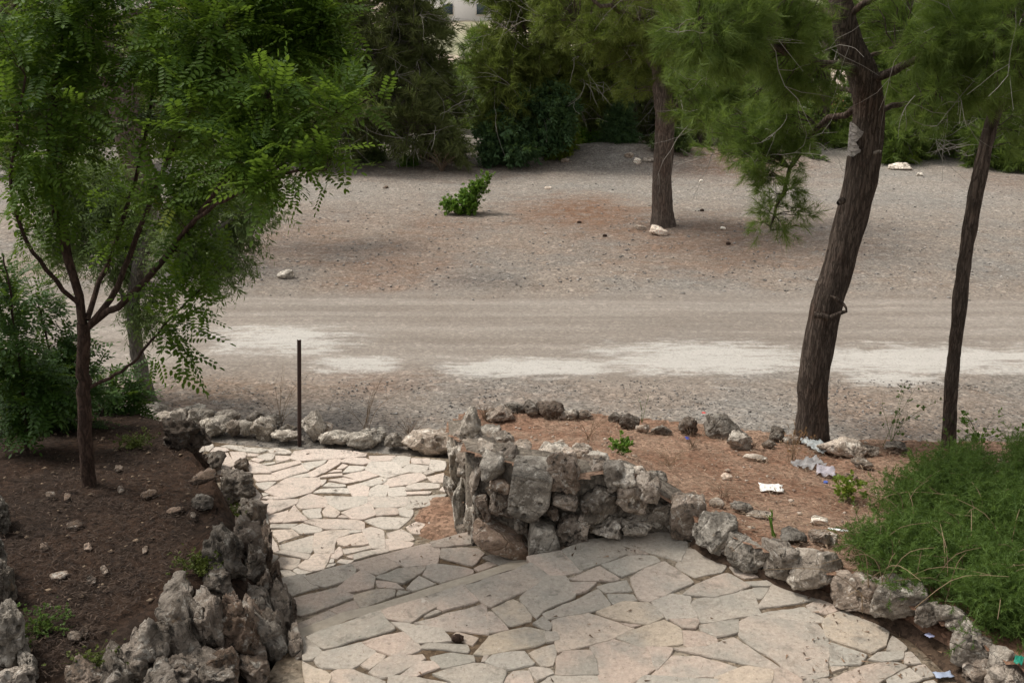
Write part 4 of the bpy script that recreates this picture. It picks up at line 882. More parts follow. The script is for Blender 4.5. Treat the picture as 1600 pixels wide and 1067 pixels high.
fpine('dark drooping pine with bare grey lower twigs at the far left edge of the lot', 26.5, (668,240), 24, [(560,60,100,80,-.5),(650,50,70,80,.3),(590,150,100,60,-.8),(530,190,70,60,-1.0),(640,200,60,35,-1.2),(690,160,40,60,0),(560,-50,130,70,0),(700,230,40,22,-1.4,900)], 430, M_NEEDLE_D, twigs=110, lean=-40)
fpine('olive green pine with hanging boughs in the middle of the far edge', 27.0, (868,232), 20, [(820,50,75,70,-.5),(890,70,80,70,0),(790,130,60,60,-.8),(850,150,70,50,-.3),(930,130,60,60,.5),(780,190,40,40,-.8),(840,-50,120,70,0)], 420, M_NEEDLE_O, twigs=60)
fpine('greyish open pine full of dead twigs between the broadleaf shrub and the lone pine', 29.0, (985,232), 20, [(960,110,70,60,0),(910,180,50,50,-.5),(1000,160,60,50,.4),(1050,190,50,45,0),(960,-20,120,60,.5)], 300, M_NEEDLE_D, twigs=90)
fpine('shadowy pine just right of the lone pine at the far bank', 28.5, (1100,238), 22, [(1100,120,80,70,0),(1160,170,70,60,-.4),(1060,150,50,60,.3),(1130,40,110,70,.5),(1190,210,50,30,-.8)], 340, M_NEEDLE_D, twigs=40)
fpine('low green pine behind the curved trunk of the big pine', 30.0, (1290,262), 18, [(1290,235,60,30,-.8),(1220,220,50,30,-.5),(1340,225,50,32,0),(1320,60,70,50,1.5),(1230,70,80,60,1.5)], 300, M_NEEDLE, twigs=25)
fpine('fresh green pine on the far bank between the two right trunks', 27.5, (1420,258), 20, [(1420,150,70,70,0),(1400,220,60,40,-.8),(1460,200,50,50,-.5),(1470,90,70,70,.6),(1400,60,70,60,.6)], 360, M_NEEDLE, twigs=40)
fpine('broad green pine at the far bank right of the slim trunk', 26.5, (1570,268), 22, [(1580,170,70,80,0),(1530,120,50,70,.4),(1590,245,60,30,-1.0),(1540,225,35,40,-.6),(1640,120,70,90,.4),(1560,30,100,60,.8)], 380, M_NEEDLE, twigs=40)
fpine('dense dark pine behind the leafy tree at the far left', 27.0, (440,245), 22, [(440,130,80,80,0),(380,170,70,70,.4),(470,210,60,50,-.5),(330,120,80,90,.6),(420,30,110,80,.5),(250,170,80,80,1.0)], 340, M_NEEDLE_D, twigs=30)
fpine('pine at the far left end of the lot behind the shaded saplings', 25.0, (90,262), 26, [(60,140,90,90,0),(140,190,70,70,.5),(10,220,60,50,-.5),(180,80,100,80,.5),(30,40,100,70,.5)], 300, M_NEEDLE_D, twigs=30)
GR = 'pines of the second row beyond the bank'
for (bx, y, bl, lf, lab) in [(740,38,[(760,90,50,50),(730,150,60,60),(800,200,60,40),(690,190,70,50),(640,120,40,60)],M_NEEDLE,'green pine seen through the gap beside the dark drooping pine'),
    (1000,40,[(1000,120,110,60),(920,150,80,60),(1080,150,80,60),(1000,40,120,60)],M_NEEDLE_D,'dusky pine of the second row straight behind the lone pine'),
    (1180,41,[(1180,110,90,60),(1140,170,60,50),(1130,60,90,50)],M_NEEDLE_O,'olive pine of the second row left of the house gap'),
    (1450,40,[(1450,140,110,70),(1360,110,50,50),(1540,150,80,70),(1450,50,120,60),(1380,200,40,40)],M_NEEDLE,'leafy green pine of the second row right of the big trunk'),
    (520,39,[(520,130,110,80),(450,90,90,70),(590,180,70,60),(520,50,110,60)],M_NEEDLE_D,'dark pine of the second row behind the leafy crown'),
    (300,38,[(300,130,110,90),(200,170,90,80),(340,60,110,70),(100,110,100,80)],M_NEEDLE_O,'olive pine of the second row at the left'),
    (1620,38,[(1600,130,100,90),(1660,80,100,80)],M_NEEDLE,'green pine of the second row at the right border')]:
    fpine(lab, y, (bx, 205), 14, [(*b, 0) for b in bl], 280, lf, per=12, twigs=15, scale=(1.1, 1.8))

# --- undergrowth that closes the view under the far pines
m = MB(); T_UND = [tpl_leafspray(14, .16, .06, .34, np.random.default_rng(i+90), .2) for i in range(3)]
m2 = MB(); P_, D_ = [], []
for _ in range(420):
    x = rng.uniform(-22, 26); y = rng.uniform(28.5, 35); zb = gz(x, y); hh = (1.3+1.1*wavy(x, y, .3))*rng.uniform(.5, 1.3)
    if abs(x-7.6) < 1.2: hh *= .4
    for _ in range(32):
        v = rng.normal(size=3)*np.array([.6, .5, .5]); P_.append((x+v[0], y+v[1], zb+max(0, hh*(.55+.5*v[2])))); D_.append(rng.normal(size=3)+np.array([0, 0, .4]))
P_, D_ = np.array(P_), np.array(D_); pk = rng.integers(0, 6, len(P_))
for k, (T, F) in enumerate(T_UND+T_PFAR[:3]):
    sel = pk == k; tt = rng.random(sel.sum()); stamp(m if k < 3 else m2, T, F, P_[sel], frames(D_[sel], rng.uniform(0, 6, sel.sum())), rng.uniform(.8, 1.5, sel.sum()), tt)
m.obj('undergrowth', M_UND, stuff=True); m2.obj('undergrowth', M_NEEDLE_O, stuff=True)

# ------------------------------------------------------------------ broadleaf tree and shrubs
def leafy(label, name, cat, y0, base, stems, blobs, n, per, tpls, leaf, bark, lim=.9, br_r=.004, frac=.75, droop=.15, spread=1.0, scale=(.8, 1.2), sides=10, limbname='limb', group=None, sag=.06, clump=.4, jitter=.03):
    t = thing(name, label, cat, base, group); nodes = []
    for i, s in enumerate(stems):
        pp = px_path(s[2:], y0)
        if i == 0 or s[1] == 0: pp[0] = np.asarray(base)-np.array([0, 0, .08]) if i == 0 else pp[0]
        p = spline(pp, 18); Z = depth(p[0]); m = MB(); p[2:-1] += rng.normal(0, .006*y0/7, (15, 3))
        kk = .76 if name == 'locust_tree' and i else 1.0; V, F = tube(p, kk*np.linspace(s[0], s[1] if s[1] else s[0]*.4, 18)*Z/FPX/2, sides); m.add(V, F, .5)
        m.obj('trunk' if i == 0 else limbname, bark, t, True); nodes += list(p[4:] if i == 0 and len(stems) > 1 else p[3:])
    ends = blob_points(blobs, n, y0); br = branchlets(ends, nodes, sag, 6, lim)
    twig_mesh(br, br_r, br_r*.35).obj('twig_mass', bark, t, stuff=True)
    m = MB(); foliage(m, br, per, tpls, frac, spread, droop, scale, jitter, clump); m.obj('crown', leaf, t, stuff=True)
    return t
lb = hit(140, 757)
leafy('leafy green tree with feathery compound leaves and forked brown trunk in the shaded planter', 'locust_tree', 'tree', lb[1], lb,
   [(22,18,(140,757),(134,690),(131,620),(130,560),(130,505)),
    (19,8,(130,515),(122,460),(105,400),(88,330),(78,260),(82,180),(96,80,.2),(112,0,.3),(120,-120,.3)),(12,5,(118,440),(98,340,.2),(92,240,.3),(80,130,.4),(70,20,.5)),
    (16,6,(136,512),(160,492),(200,466,-.1),(255,405,-.2),(300,350,-.3),(345,290,-.4),(370,240,-.4),(420,150,-.5)),(14,5,(140,508),(170,470),(200,405,.1),(225,340,.1),(262,250,.2),(300,170,.2),(340,60,.2)),
    (12,5,(136,500),(160,430,.2),(188,360,.3),(212,280,.4),(238,160,.5),(250,40,.5)),(10,4,(128,480),(80,430,-.1),(45,380,-.2),(20,310,-.2),(22,230,-.2),(40,120,-.2)),
    (8,3,(138,606),(175,588),(205,568,-.1),(232,540,-.2),(262,500,-.3),(300,465,-.3)),(9,4,(255,405,-.2),(310,340,-.5),(380,300,-.7),(450,270,-.8),(510,265,-.8)),(8,3,(345,290,-.4),(420,230,-.4),(500,190,-.4),(590,150,-.4)),(8,4,(300,170,.2),(380,100,.2),(470,40,.3))],
   [(60,60,110,90,.2),(200,60,130,100,.3),(340,80,130,100,0),(450,60,90,80,.2),(240,190,120,70,.3,5200),(360,180,110,70,-.3,5600),(440,170,80,70,-.5),(70,200,90,90,-.1),(40,330,60,60,-.2,2500),(300,290,80,45,-.3,3600),(395,255,90,40,-.6,4200),(455,268,60,30,-.8,2000),
    (295,450,45,70,-.3,2300),(280,535,38,42,-.3,1200),(325,400,36,40,-.3,1100),(545,165,45,30,-.4,900),(580,145,24,16,-.4,350),(510,225,40,28,-.6,800),(150,330,70,70,.3,2200),(500,100,60,70,.1),(480,20,80,60,.3),(220,-70,280,60,.1,9000),(450,-60,120,60,.2,4000)],
   370, 12, T_COMP, M_LOCUST, M_DBARK, lim=.8, br_r=.003, droop=.05, sides=14, scale=(.55, 1.2), spread=1.25, jitter=.05)
# saplings in the dark planter
sg = None
for (label, bx, by, stems, blobs, n) in [
   ('dark leafy sapling at the left border of the shaded planter', 42, 705, [(7,2,(42,705),(38,640),(30,560),(18,470),(5,400))], [(30,560,60,60),(10,470,40,50),(70,610,50,50),(20,650,40,40)], 60),
   ('bushy sapling close behind the forked trunk', 92, 668, [(6,2,(92,668),(90,600),(75,540),(60,480))], [(90,540,55,45),(70,600,60,45),(120,610,40,40),(50,470,40,40)], 60),
   ('dense dark leafy sapling between the left border and the forked trunk', 20, 668, [(6,2,(20,668),(30,620),(50,580),(60,540))], [(50,640,50,40),(110,660,50,30),(20,600,50,50),(90,580,50,50)], 70),
   ('low leafy sprout right of the forked trunk', 185, 640, [(4,2,(185,640),(180,610),(172,575))], [(175,600,38,30),(195,625,28,20)], 26)]:
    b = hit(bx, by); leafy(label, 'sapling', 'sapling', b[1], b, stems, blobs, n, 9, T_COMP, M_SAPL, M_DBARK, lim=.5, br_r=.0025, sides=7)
# slender tree with narrow pale leaves beyond the planter
T_WIL = [tpl_leafspray(16, .07, .011, .22, np.random.default_rng(i+40), .35) for i in range(3)]
b = P(238, 632, 0)
leafy('slender tree with a bent grey trunk and narrow pale leaves behind the planter', 'willow_like_tree', 'tree', b[1], b,
   [(24,16,(238,632),(226,600),(216,560),(208,500),(214,430),(240,360),(280,300)),(9,4,(208,500),(180,440,.2),(150,380,.3),(140,300,.3)),(9,4,(214,430),(290,390,-.2),(350,350,-.3),(400,320,-.3)),(7,3,(240,360),(320,300,.2),(390,280,.3))],
   [(330,300,70,45,0),(390,310,40,50,-.2),(290,370,60,60,-.2),(370,390,40,50,-.2,2000),(180,370,60,70,.2),(160,300,60,60,.2),(340,430,30,30,-.3,700),(225,470,40,50,0,1500),(110,330,60,60,.3,2600),(90,265,70,50,.4,2600),(60,400,50,50,.3,1500)], 290, 13, T_WIL, M_WILLOW, M_GBARK, lim=.9, droop=.45, sides=14)
# shrubs at the far edge
T_BL = [tpl_leafspray(16, .13, .05, .30, np.random.default_rng(i+50), .3) for i in range(3)]
T_SM = [tpl_leafspray(14, .055, .040, .10, np.random.default_rng(i+60), .1) for i in range(3)]
b = PY(800, 246, 25.6)
leafy('dark bluish green broadleaf shrub arching over the far edge of the lot', 'broadleaf_shrub', 'shrub', 25.6, b, [(8,4,(800,246),(810,215),(830,180),(850,150)),(6,3,(800,240),(780,220),(765,205)),(6,3,(805,235),(840,215),(870,190))],
   [(830,165,50,35,0),(790,205,42,32,-.3),(860,200,35,30,-.2),(800,232,45,16,-.6),(870,160,25,30,0),(760,228,22,18,-.5)], 170, 12, T_BL, M_SHRUB, M_DBARK, lim=1.3, br_r=.008, droop=.4)
b = PY(870, 244, 26.0)
leafy('small yellow green bush beside the dark broadleaf shrub', 'bush', 'bush', 26.0, b, [(4,2,(870,244),(872,225),(875,208))], [(875,215,18,18,0),(868,232,16,12,-.2)], 40, 10, T_BL, M_YEL, M_DBARK, lim=.6)
b = PY(968, 240, 26.6)
T_FIR = [tpl_leafspray(18, .10, .022, .26, np.random.default_rng(i+70), .1) for i in range(3)]
leafy('small dark cone shaped conifer on the far mound', 'young_conifer', 'conifer', 26.6, b, [(7,2,(968,240),(968,200),(969,150))], [(968,222,30,18,0),(968,195,22,18,0),(968,170,13,16,0),(968,152,5,10,0,120)], 110, 12, T_FIR, M_SHRUB, M_DBARK, lim=.8, droop=.0, br_r=.006)
b = PY(1495, 258, 27)
leafy('small dead rust brown conifer on the far bank', 'dead_conifer', 'conifer', 27, b, [(5,2,(1495,258),(1498,235),(1500,215))], [(1497,232,18,18,0),(1488,248,14,9,-.3)], 40, 10, T_PFAR, M_BROWNLEAF, M_DBARK, lim=.7, scale=(.5, .8))
b = PY(920, 236, 27)
leafy('light green undergrowth bush left of the cone shaped conifer', 'bush', 'bush', 27, b, [(4,2,(920,236),(920,222),(922,205))], [(915,220,28,14,0),(940,225,22,14,0)], 50, 10, T_BL, M_BRIGHT, M_DBARK, lim=.7, scale=(.5, .9))
b = PY(640, 254, 25.2)
leafy('bright green sprig under the dark drooping pine', 'bush', 'bush', 25.2, b, [(3,1,(640,256),(640,248),(641,242))], [(640,250,12,7,0)], 14, 9, T_BL, M_BRIGHT, M_DBARK, lim=.4, scale=(.4, .7))
b = hit(728, 334)
leafy('single bright green bush growing alone out of the gravel', 'bush', 'bush', b[1], b, [(3,1.5,(728,334),(728,318),(735,300)),(2.5,1,(728,330),(745,310),(760,288)),(2.5,1,(728,331),(712,322),(700,314))],
   [(728,318,26,13,0),(735,304,20,10,0),(752,292,12,9,0,110),(705,320,12,8,-.1,90),(761,282,5,6,0,25)], 80, 8, T_SM, M_BRIGHT, M_GBARK, lim=.45, br_r=.003, clump=.5, droop=0, scale=(.6, 1.1), jitter=.05)

for (px, py, w, h, lf, lab, nn) in [(565,246,40,22,M_WILLOW,'pale loose bush at the far edge behind the tip of the leafy crown',70),(480,254,44,30,M_UND,'mid green bush at the far left edge behind the leafy crown',80),(395,262,50,36,M_WILLOW,'pale bush at the far left edge left of the dense dark pine',80),(300,268,60,44,M_UND,'broad green bush at the far left edge of the gravel',90),
   (1165,250,40,22,M_UND,'green bush on the far bank left of the hanging pine branch',60),(1245,256,44,20,M_WILLOW,'pale green bush on the far bank left of the big trunk',60),(1400,252,36,18,M_YEL,'yellow green bush behind the long pale boulder',50),(700,238,34,24,M_UND,'rounded green bush between the dark drooping pine and the broadleaf shrub',60),(1050,226,30,26,M_WILLOW,'pale bush peeping out right behind the lone pine trunk',50)]:
    b = PY(px, py+4, 26.0)
    leafy(lab, 'bush', 'bush', 26.0, b, [(3,1.5,(px,py+4),(px,py-h*.4),(px+3,py-h)),(2.5,1,(px,py+2),(px+w*.4,py-h*.5),(px+w*.6,py-h*.9)),(2.5,1,(px,py+2),(px-w*.4,py-h*.4),(px-w*.6,py-h*.8))], [(px,py-h*.45,w*.7,h*.6,0),(px-w*.5,py-h*.3,w*.5,h*.5,-.2),(px+w*.5,py-h*.35,w*.5,h*.5,-.2),(px+w*.1,py-h*.9,w*.4,h*.4,.2)], nn, 12, T_BL, lf, M_GBARK, lim=1.0, br_r=.006, scale=(.4, .9))
# --- feathery green bush behind the curb
T_BRM = [tpl_needles(30, .030, .0042, .10, 1.25, np.random.default_rng(i+80)) for i in range(4)]
b = hit(1500, 870)
gb = thing('feathery_bush', 'dense feathery green bush spilling over the reddish bed behind the curb', 'bush', b)
br = []
GBP = [(1345,842),(1372,775),(1430,722),(1500,700),(1600,690),(1760,690),(1880,740),(1900,880),(1800,985),(1700,1000),(1610,985),(1565,955),(1490,930),(1430,892),(1370,872)]
while len(br) < 1800:
    px, py = rng.uniform(1335, 1900), rng.uniform(685, 1000)
    if not inpoly(px, py, GBP): continue
    cl = mnoise.noise(Vector((px*.016, py*.022, 1.7)))
    if rng.random() < max(0, .75-1.6*(cl+.32)): continue
    hgt = rng.uniform(.10, .28)+max(0, cl)*.2; q = hit(px+rng.uniform(-10, 10), min(py+hgt*190, 985)); top = PY(px, py, q[1]+rng.uniform(-.05, .12))
    if top[2] < q[2]+.04: top[2] = q[2]+rng.uniform(.05, .15)
    d = rng.normal(size=3)*.10; mid = q+(top-q)*.6+np.array([d[0], d[1], .03])
    p = spline([q-np.array([0, 0, .05]), mid, top, top+np.array([d[0], d[1]-.03, -.03])], 8); br.append(p)
twig_mesh(br, .002, .0008).obj('stem_mass', M_BROOM, gb, stuff=True)
m = MB(); foliage(m, br, 15, T_BRM, .75, 1.6, 0, (.6, 1.2), .035, .5, tip=False); m.obj('foliage', M_BROOM, gb, stuff=True)
wb = []
for _ in range(90):
    a = br[int(rng.integers(len(br)))]; d = rng.normal(size=3)*np.array([.16, .14, .05]); wb.append(spline([a[0], a[5], a[-1]+d*.4+np.array([0, 0, .08]), a[-1]+d*1.3+np.array([0, 0, .05])], 8))
twig_mesh(wb, .0022, .001).obj('wisp_mass', M_BROOM, gb, stuff=True)
m = MB(); foliage(m, wb, 7, T_BRM, .5, 1.4, 0, (.4, .8), .01, .4, tip=False); m.obj('wisp_leaf_mass', M_BROOM, gb, stuff=True)
m = MB()
for _ in range(70):
    q = hit(rng.uniform(1330, 1600), rng.uniform(800, 960)); d = rng.normal(size=3)*.25
    p = spline([q, q+np.array([d[0]*.5, d[1]*.5-.05, .25]), q+np.array([d[0]*1.2, d[1]-.1, .32])], 8); V, F = tube(p, np.linspace(.003, .0012, 8), 4); m.add(V, F)
m.obj('dry_stalk_mass', M_DRY, gb, stuff=True)

# --- thin weeds
def weed(label, name, px, py, n, h, mat, spread=.35, leaf=None, lm=None, r=.0022, cat='weed', nleaf=6, scale=(.3, .6), straw=False):
    q = hit(px, py); t = thing(name, label, cat, q); m = MB(); br = []
    for _ in range(n):
        a = rng.uniform(0, 6.28); s = spread*h*rng.uniform(.2, 1); hh = h*rng.uniform(.55, 1.05)
        p = spline([q+rng.normal(0, .02, 3)*np.array([1, 1, 0]), q+np.array([math.cos(a)*s*.4, math.sin(a)*s*.4, hh*.55]), q+np.array([math.cos(a)*s*1.2, math.sin(a)*s*1.2, hh])], 8)
        V, F = tube(p, np.linspace(r, r*.4, 8), 4); m.add(V, F); br.append(p)
        for _ in range(2):
            j = int(rng.integers(3, 7)); d = rng.normal(size=3)*.3+np.array([0, 0, .6]); k = spline([p[j], p[j]+d*h*.12, p[j]+d*h*.22], 4); V, F = tube(k, np.linspace(r*.6, r*.25, 4), 3); m.add(V, F)
    m.obj('stem_mass', mat, t, stuff=True)
    if leaf: m = MB(); foliage(m, br, nleaf, leaf, .8, 1, 0, scale); m.obj('leaf_mass', lm, t, stuff=True)
    return t
weed('bare brown twiggy shrub behind the border left of the metal stake', 'dry_shrub', 438, 668, 7, .55, M_DRY, .8, r=.003)
weed('bare twiggy shrub fanning out behind the border right of the metal stake', 'dry_shrub', 572, 676, 8, .5, M_DRY, .9, r=.003)
weed('tall thin weed with seed heads beside the slim trunk', 'tall_weed', 1388, 700, 6, .62, M_BROOM, .5, T_SM, M_BROOM, nleaf=5, scale=(.2, .45))
weed('leafy green weed at the foot of the slim trunk', 'tall_weed', 1528, 706, 9, .34, M_BROOM, .8, T_SM, M_BRIGHT, nleaf=7, scale=(.2, .5))
weed('red stemmed dead weed on the bed below the brown border stone', 'dead_weed', 920, 690, 7, .28, M_DRY, .7, r=.003)
weed('dry straw clump in front of the dark round border stone', 'dry_weed', 1082, 700, 26, .14, M_LIT, 1.3, r=.0016)
weed('brown dry weed in the middle of the reddish bed', 'dry_weed', 1045, 728, 16, .16, M_DRY, 1.2, r=.0018)
weed('dry straw clump behind the tallest curb stone', 'dry_weed', 1130, 778, 22, .12, M_LIT, 1.4, r=.0016)
weed('straw clump below the pale flat border shard', 'dry_weed', 1175, 700, 22, .12, M_LIT, 1.4, r=.0016)
weed('reddish weed beside the torn plastic bag', 'dead_weed', 1236, 722, 12, .3, M_DRY, .5, T_BRM, M_BROWNLEAF, nleaf=3, scale=(.4, .7))
weed('pale straw tuft growing between the top stones of the rubble wall', 'grass_tuft', 757, 655, 40, .16, M_LIT, .6, r=.0016, cat='grass tuft')
weed('straw coloured grass tuft under the far dark pine', 'grass_tuft', 690, 268, 40, .55, M_LIT, 1.0, r=.006, cat='grass tuft')
weed('dry grass clump behind the pink border stone', 'grass_tuft', 640, 688, 40, .22, M_LIT, 1.0, r=.002, cat='grass tuft')
weed('rust brown stalks beside the yellow green bush', 'grass_tuft', 880, 246, 30, .8, M_DRY, .4, r=.009, cat='grass tuft')
weed('single green blade sprouting behind the curb', 'sprout', 1204, 838, 3, .16, M_BRIGHT, .3, r=.007, cat='sprout')
weed('tiny green sprout on the reddish bed', 'sprout', 972, 708, 6, .08, M_BRIGHT, .8, T_SM, M_BRIGHT, cat='sprout')
weed('thin weed standing in front of the border stones', 'sprout', 1005, 660, 3, .34, M_BROOM, .3, cat='sprout')
weed('yellow green sprout at the edge of the feathery bush', 'sprout', 1322, 778, 7, .12, M_BRIGHT, .8, T_SM, M_YEL, cat='sprout', scale=(.4, .7))
for (px, py, n, lab, lm, nm) in [(212,700,26,'yellowish low plant on the dark soil right of the forked trunk',M_MOSS,'low_plant'),(372,812,26,'green moss clump between two top boulders',M_MOSS,'moss_clump'),(312,890,20,'moss clump beside the dark rounded boulder',M_MOSS,'moss_clump'),(60,990,20,'dim green tuft on the dark soil by the corner boulders',M_BROOM,'low_plant'),(150,1046,10,'moss speck on the lowest gnarly boulder',M_MOSS,'moss_clump')]:
    weed(lab, nm, px, py, int(n*1.5), .085 if nm == 'moss_clump' else .10, M_MOSS, 1.5, T_SM, lm, nleaf=8, scale=(.10, .26), cat='plant', r=.0015)

# ------------------------------------------------------------------ needle litter
def litter(name, poly_px, n, L, mat, z=.004):
    m = MB(); B = np.array([(-1, 0, 0), (1, 0, 0), (0, 0, 1.0)]); V = []; T = []
    while len(V) < n:
        px = rng.uniform(poly_px[0], poly_px[1]); py = rng.uniform(poly_px[2], poly_px[3]); q = hit(px, py)
        ok = inpoly(q[0], q[1], RB) if name == 'fallen_needle_litter' else inpoly(q[0], q[1], LP)
        if not ok: continue
        for _ in range(9):
            p = q+np.array([*rng.normal(0, .09, 2), 0])
            if name == 'fallen_needle_litter' and not (inpoly(p[0], p[1]-.16, RB) and inpoly(p[0]-.14, p[1], RB)): continue
            if name != 'fallen_needle_litter' and not inpoly(p[0]+.08, p[1], LPI): continue
            zz = rbz(p[0], p[1]) if name == 'fallen_needle_litter' else lpz(p[0], p[1])
            a = rng.uniform(0, 6.28); l = L*rng.uniform(.4, 1.2); d = np.array([math.cos(a), math.sin(a), rng.normal(0, .15)]); s = np.array([-d[1], d[0], 0])*.0016*(1+2*(rng.random() < .12))
            p[2] = zz+.012+abs(rng.normal(0, .008)); V.append(np.array([p-s, p+s, p+d*l])); T.append(np.full(3, rng.random()))
    V_ = np.concatenate(V); m.add(V_, np.arange(len(V_)).reshape(-1, 3), np.concatenate(T)); return m.obj(name, mat, stuff=True)
litter('fallen_needle_litter', (730, 1500, 645, 900), 9000, .07, M_LIT)
def chips(name, poly, zf, n, smin, smax, mat, x0, x1, y0, y1):
    B = np.array([(1,0,0),(-1,0,0),(0,1,0),(0,-1,0),(0,0,1),(0,0,-1)], float); Fq = np.array([(0,2,4),(2,1,4),(1,3,4),(3,0,4),(2,0,5),(1,2,5),(3,1,5),(0,3,5)]); m = MB(); k = 0
    while k < n:
        x, y = rng.uniform(x0, x1), rng.uniform(y0, y1)
        if not inpoly(x, y, poly): continue
        sz = smin+(smax-smin)*rng.random()**3; V = B*(1+rng.uniform(-.45, .45, (6, 1)))*np.array([sz, sz*rng.uniform(.5, 1), sz*.45]); a = rng.uniform(0, 6.28)
        R = np.array([[math.cos(a), -math.sin(a), 0], [math.sin(a), math.cos(a), 0], [0, 0, 1]]); m.add(V@R.T+np.array([x, y, zf(x, y)+.006]), Fq, rng.random()); k += 1
    return m.obj(name, mat, stuff=True)
chips('bed_chips', RB, rbz, 700, .005, .028, mat_tint('stone_chip', (.16, .10, .07), (.55, .47, .39)), -.5, 4.5, 4.5, 8.6)
chips('planter_chips', LPI, lpz, 900, .004, .022, mat_tint('planter_chip', (.05, .036, .028), (.34, .25, .17)), -4.5, -1.2, 3.4, 8)
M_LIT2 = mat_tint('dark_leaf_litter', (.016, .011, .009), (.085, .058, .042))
litter('leaf_litter', (0, 420, 640, 1060), 9000, .05, M_LIT2)

m = MB(); V = []; T = []
for (x0, x1, y0, y1, k) in [(480,1400,850,1067,90),(1250,1480,930,1067,300),(420,700,720,880,110),(330,700,688,712,260),(640,740,785,845,260),(740,1000,835,875,120)]:
    for _ in range(k):
        q = hit(rng.uniform(x0, x1), rng.uniform(y0, y1)); 
        if q[2] > .74: continue
        a = rng.uniform(0, 6.28); l = rng.uniform(.008, .045); d = np.array([math.cos(a), math.sin(a), rng.normal(0, .2)]); sd2 = np.array([-d[1], d[0], rng.normal(0, .3)])*rng.choice([.0012, .006], p=[.7, .3])
        p = q+np.array([0, 0, .008]); V.append(np.array([p-sd2, p+sd2, p+d*l])); T.append(np.full(3, rng.random()))
V = np.concatenate(V); m.add(V, np.arange(len(V)).reshape(-1, 3), np.concatenate(T)); m.obj('paving_litter', mat_tint('brown_litter', (.05, .03, .02), (.26, .17, .11)), stuff=True)
# ------------------------------------------------------------------ stake, litter and scraps
M_RUST = mat_plain('rusty_steel', (.055, .032, .026), .75, .5, 60)
b = P(468, 690, .05); top = PY(468, 531, b[1]); hh = top[2]-.0
st = thing('metal_stake', 'thin rusty angle iron stake standing upright at the stone border', 'stake', (b[0], b[1], 0))
m = MB(); w, th = .029, .005
prof = np.array([(0, 0), (w, 0), (w, th), (th, th), (th, w), (0, w)])-np.array([w*.5, w*.2])
prof = prof@np.array([[math.cos(.6), math.sin(.6)], [-math.sin(.6), math.cos(.6)]])
V = [(b[0]+x+(z/hh)*(top[0]-b[0]), b[1]+y, z) for z in (-.2, hh) for x, y in prof]
m.add(V, [(i, (i+1) % 6, 6+(i+1) % 6, 6+i) for i in range(6)], .5); m.add([V[6], V[7], V[8], V[9], V[10], V[11]], [(0, 1, 2, 3), (0, 3, 4, 5)], .5); m.obj('angle_bar', M_RUST, st)
for k, zz in enumerate((hh-.05, hh-.35)):
    m = MB(); c = np.array([b[0]-.003+(top[0]-b[0])*zz/hh, b[1]-.008, zz]); V, F = tube([c+np.array([0, -.007, 0]), c+np.array([0, .0, 0])], .006, 8); m.add(V, F, .5); m.obj('rivet', M_RUST, st)

def scrap(name, label, cat, px, py, w, h, col, crumple=.3, res=8, rough=.6, lift=.01, trans=0, yaw=0, seed=0):
    """crumpled sheet of paper or film lying on the ground"""
    q = hit(px, py); Z = depth(q); W_, H_ = w*Z/FPX, h*Z/FPX/math.sin(math.radians(26)); r = np.random.default_rng(seed+5)
    n = N(name+'_film'); c = n.mul(n.mix(0., col, col), n.math('MULTIPLY_ADD', n.noise(20, 3), .3, .85)); sh = n.bsdf(c, rough)
    if trans:
        tp = n.new('ShaderNodeBsdfTransparent'); mx = n.new('ShaderNodeMixShader'); mx.inputs[0].default_value = trans; n.t.links.new(sh, mx.inputs[1]); n.t.links.new(tp.outputs[0], mx.inputs[2]); sh = mx.outputs[0]
    mat = n.done(sh); V = []
    for j in range(res):
        for i in range(res):
            u, v = i/(res-1)-.5, j/(res-1)-.5; o3 = Vector((u*4+seed, v*4, seed*3.1))
            edge = 1-.25*abs(mnoise.noise(Vector((u*6, v*6, seed+.5))))
            x, y = u*W_*edge, v*H_*edge; z = crumple*W_*(.5*mnoise.noise(o3)+.3*mnoise.noise(o3*2.3)+.25)
            V.append((q[0]+x*math.cos(yaw)-y*math.sin(yaw), q[1]+x*math.sin(yaw)+y*math.cos(yaw), q[2]+lift+max(0, z)+y*.0))
    F = [(j*res+i, j*res+i+1, (j+1)*res+i+1, (j+1)*res+i) for j in range(res-1) for i in range(res-1)]
    m = MB(); m.add(V, F, .5); o = m.obj(name, mat, smooth_=crumple > .25)
    s = o.modifiers.new('thickness', 'SOLIDIFY'); s.thickness = .0015
    return tag(o, label, cat)
scrap('plastic_bag', 'torn translucent white plastic bag snagged at the foot of the big pine', 'plastic bag', 1278, 702, 34, 26, (.46, .49, .49), .5, 16, .35, .02, .35, .3, 1)
scrap('plastic_bag', 'crumpled end of clear film lying just below the torn bag', 'plastic film', 1262, 728, 54, 14, (.46, .45, .45), .3, 14, .35, .01, .4, .5, 2)
scrap('plastic_bag', 'small grey shred of film with a pinkish stain right of the torn bag', 'plastic film', 1290, 740, 30, 16, (.52, .48, .52), .4, 10, .35, .01, .2, -.3, 3)
scrap('paper_scrap', 'folded white paper scrap on the reddish bed', 'paper', 1205, 764, 38, 12, (.82, .80, .76), .12, 8, .8, .008, 0, -.1, 4)
scrap('broken_cup', 'broken white cup piece at the edge of the green bush', 'cup', 1309, 834, 5, 14, (.85, .86, .84), .4, 6, .5, .03, 0, 1.3, 5)
scrap('candy_wrapper', 'bright blue wrapper in the dirt at the foot of the curb', 'wrapper', 1323, 943, 15, 9, (.04, .22, .62), .4, 8, .35, .008, 0, -.5, 6)
scrap('drink_pouch', 'white and blue flattened pouch on the paving edge at the bottom right', 'pouch', 1474, 1057, 30, 7, (.34, .39, .50), .2, 8, .3, .01, 0, .1, 7)
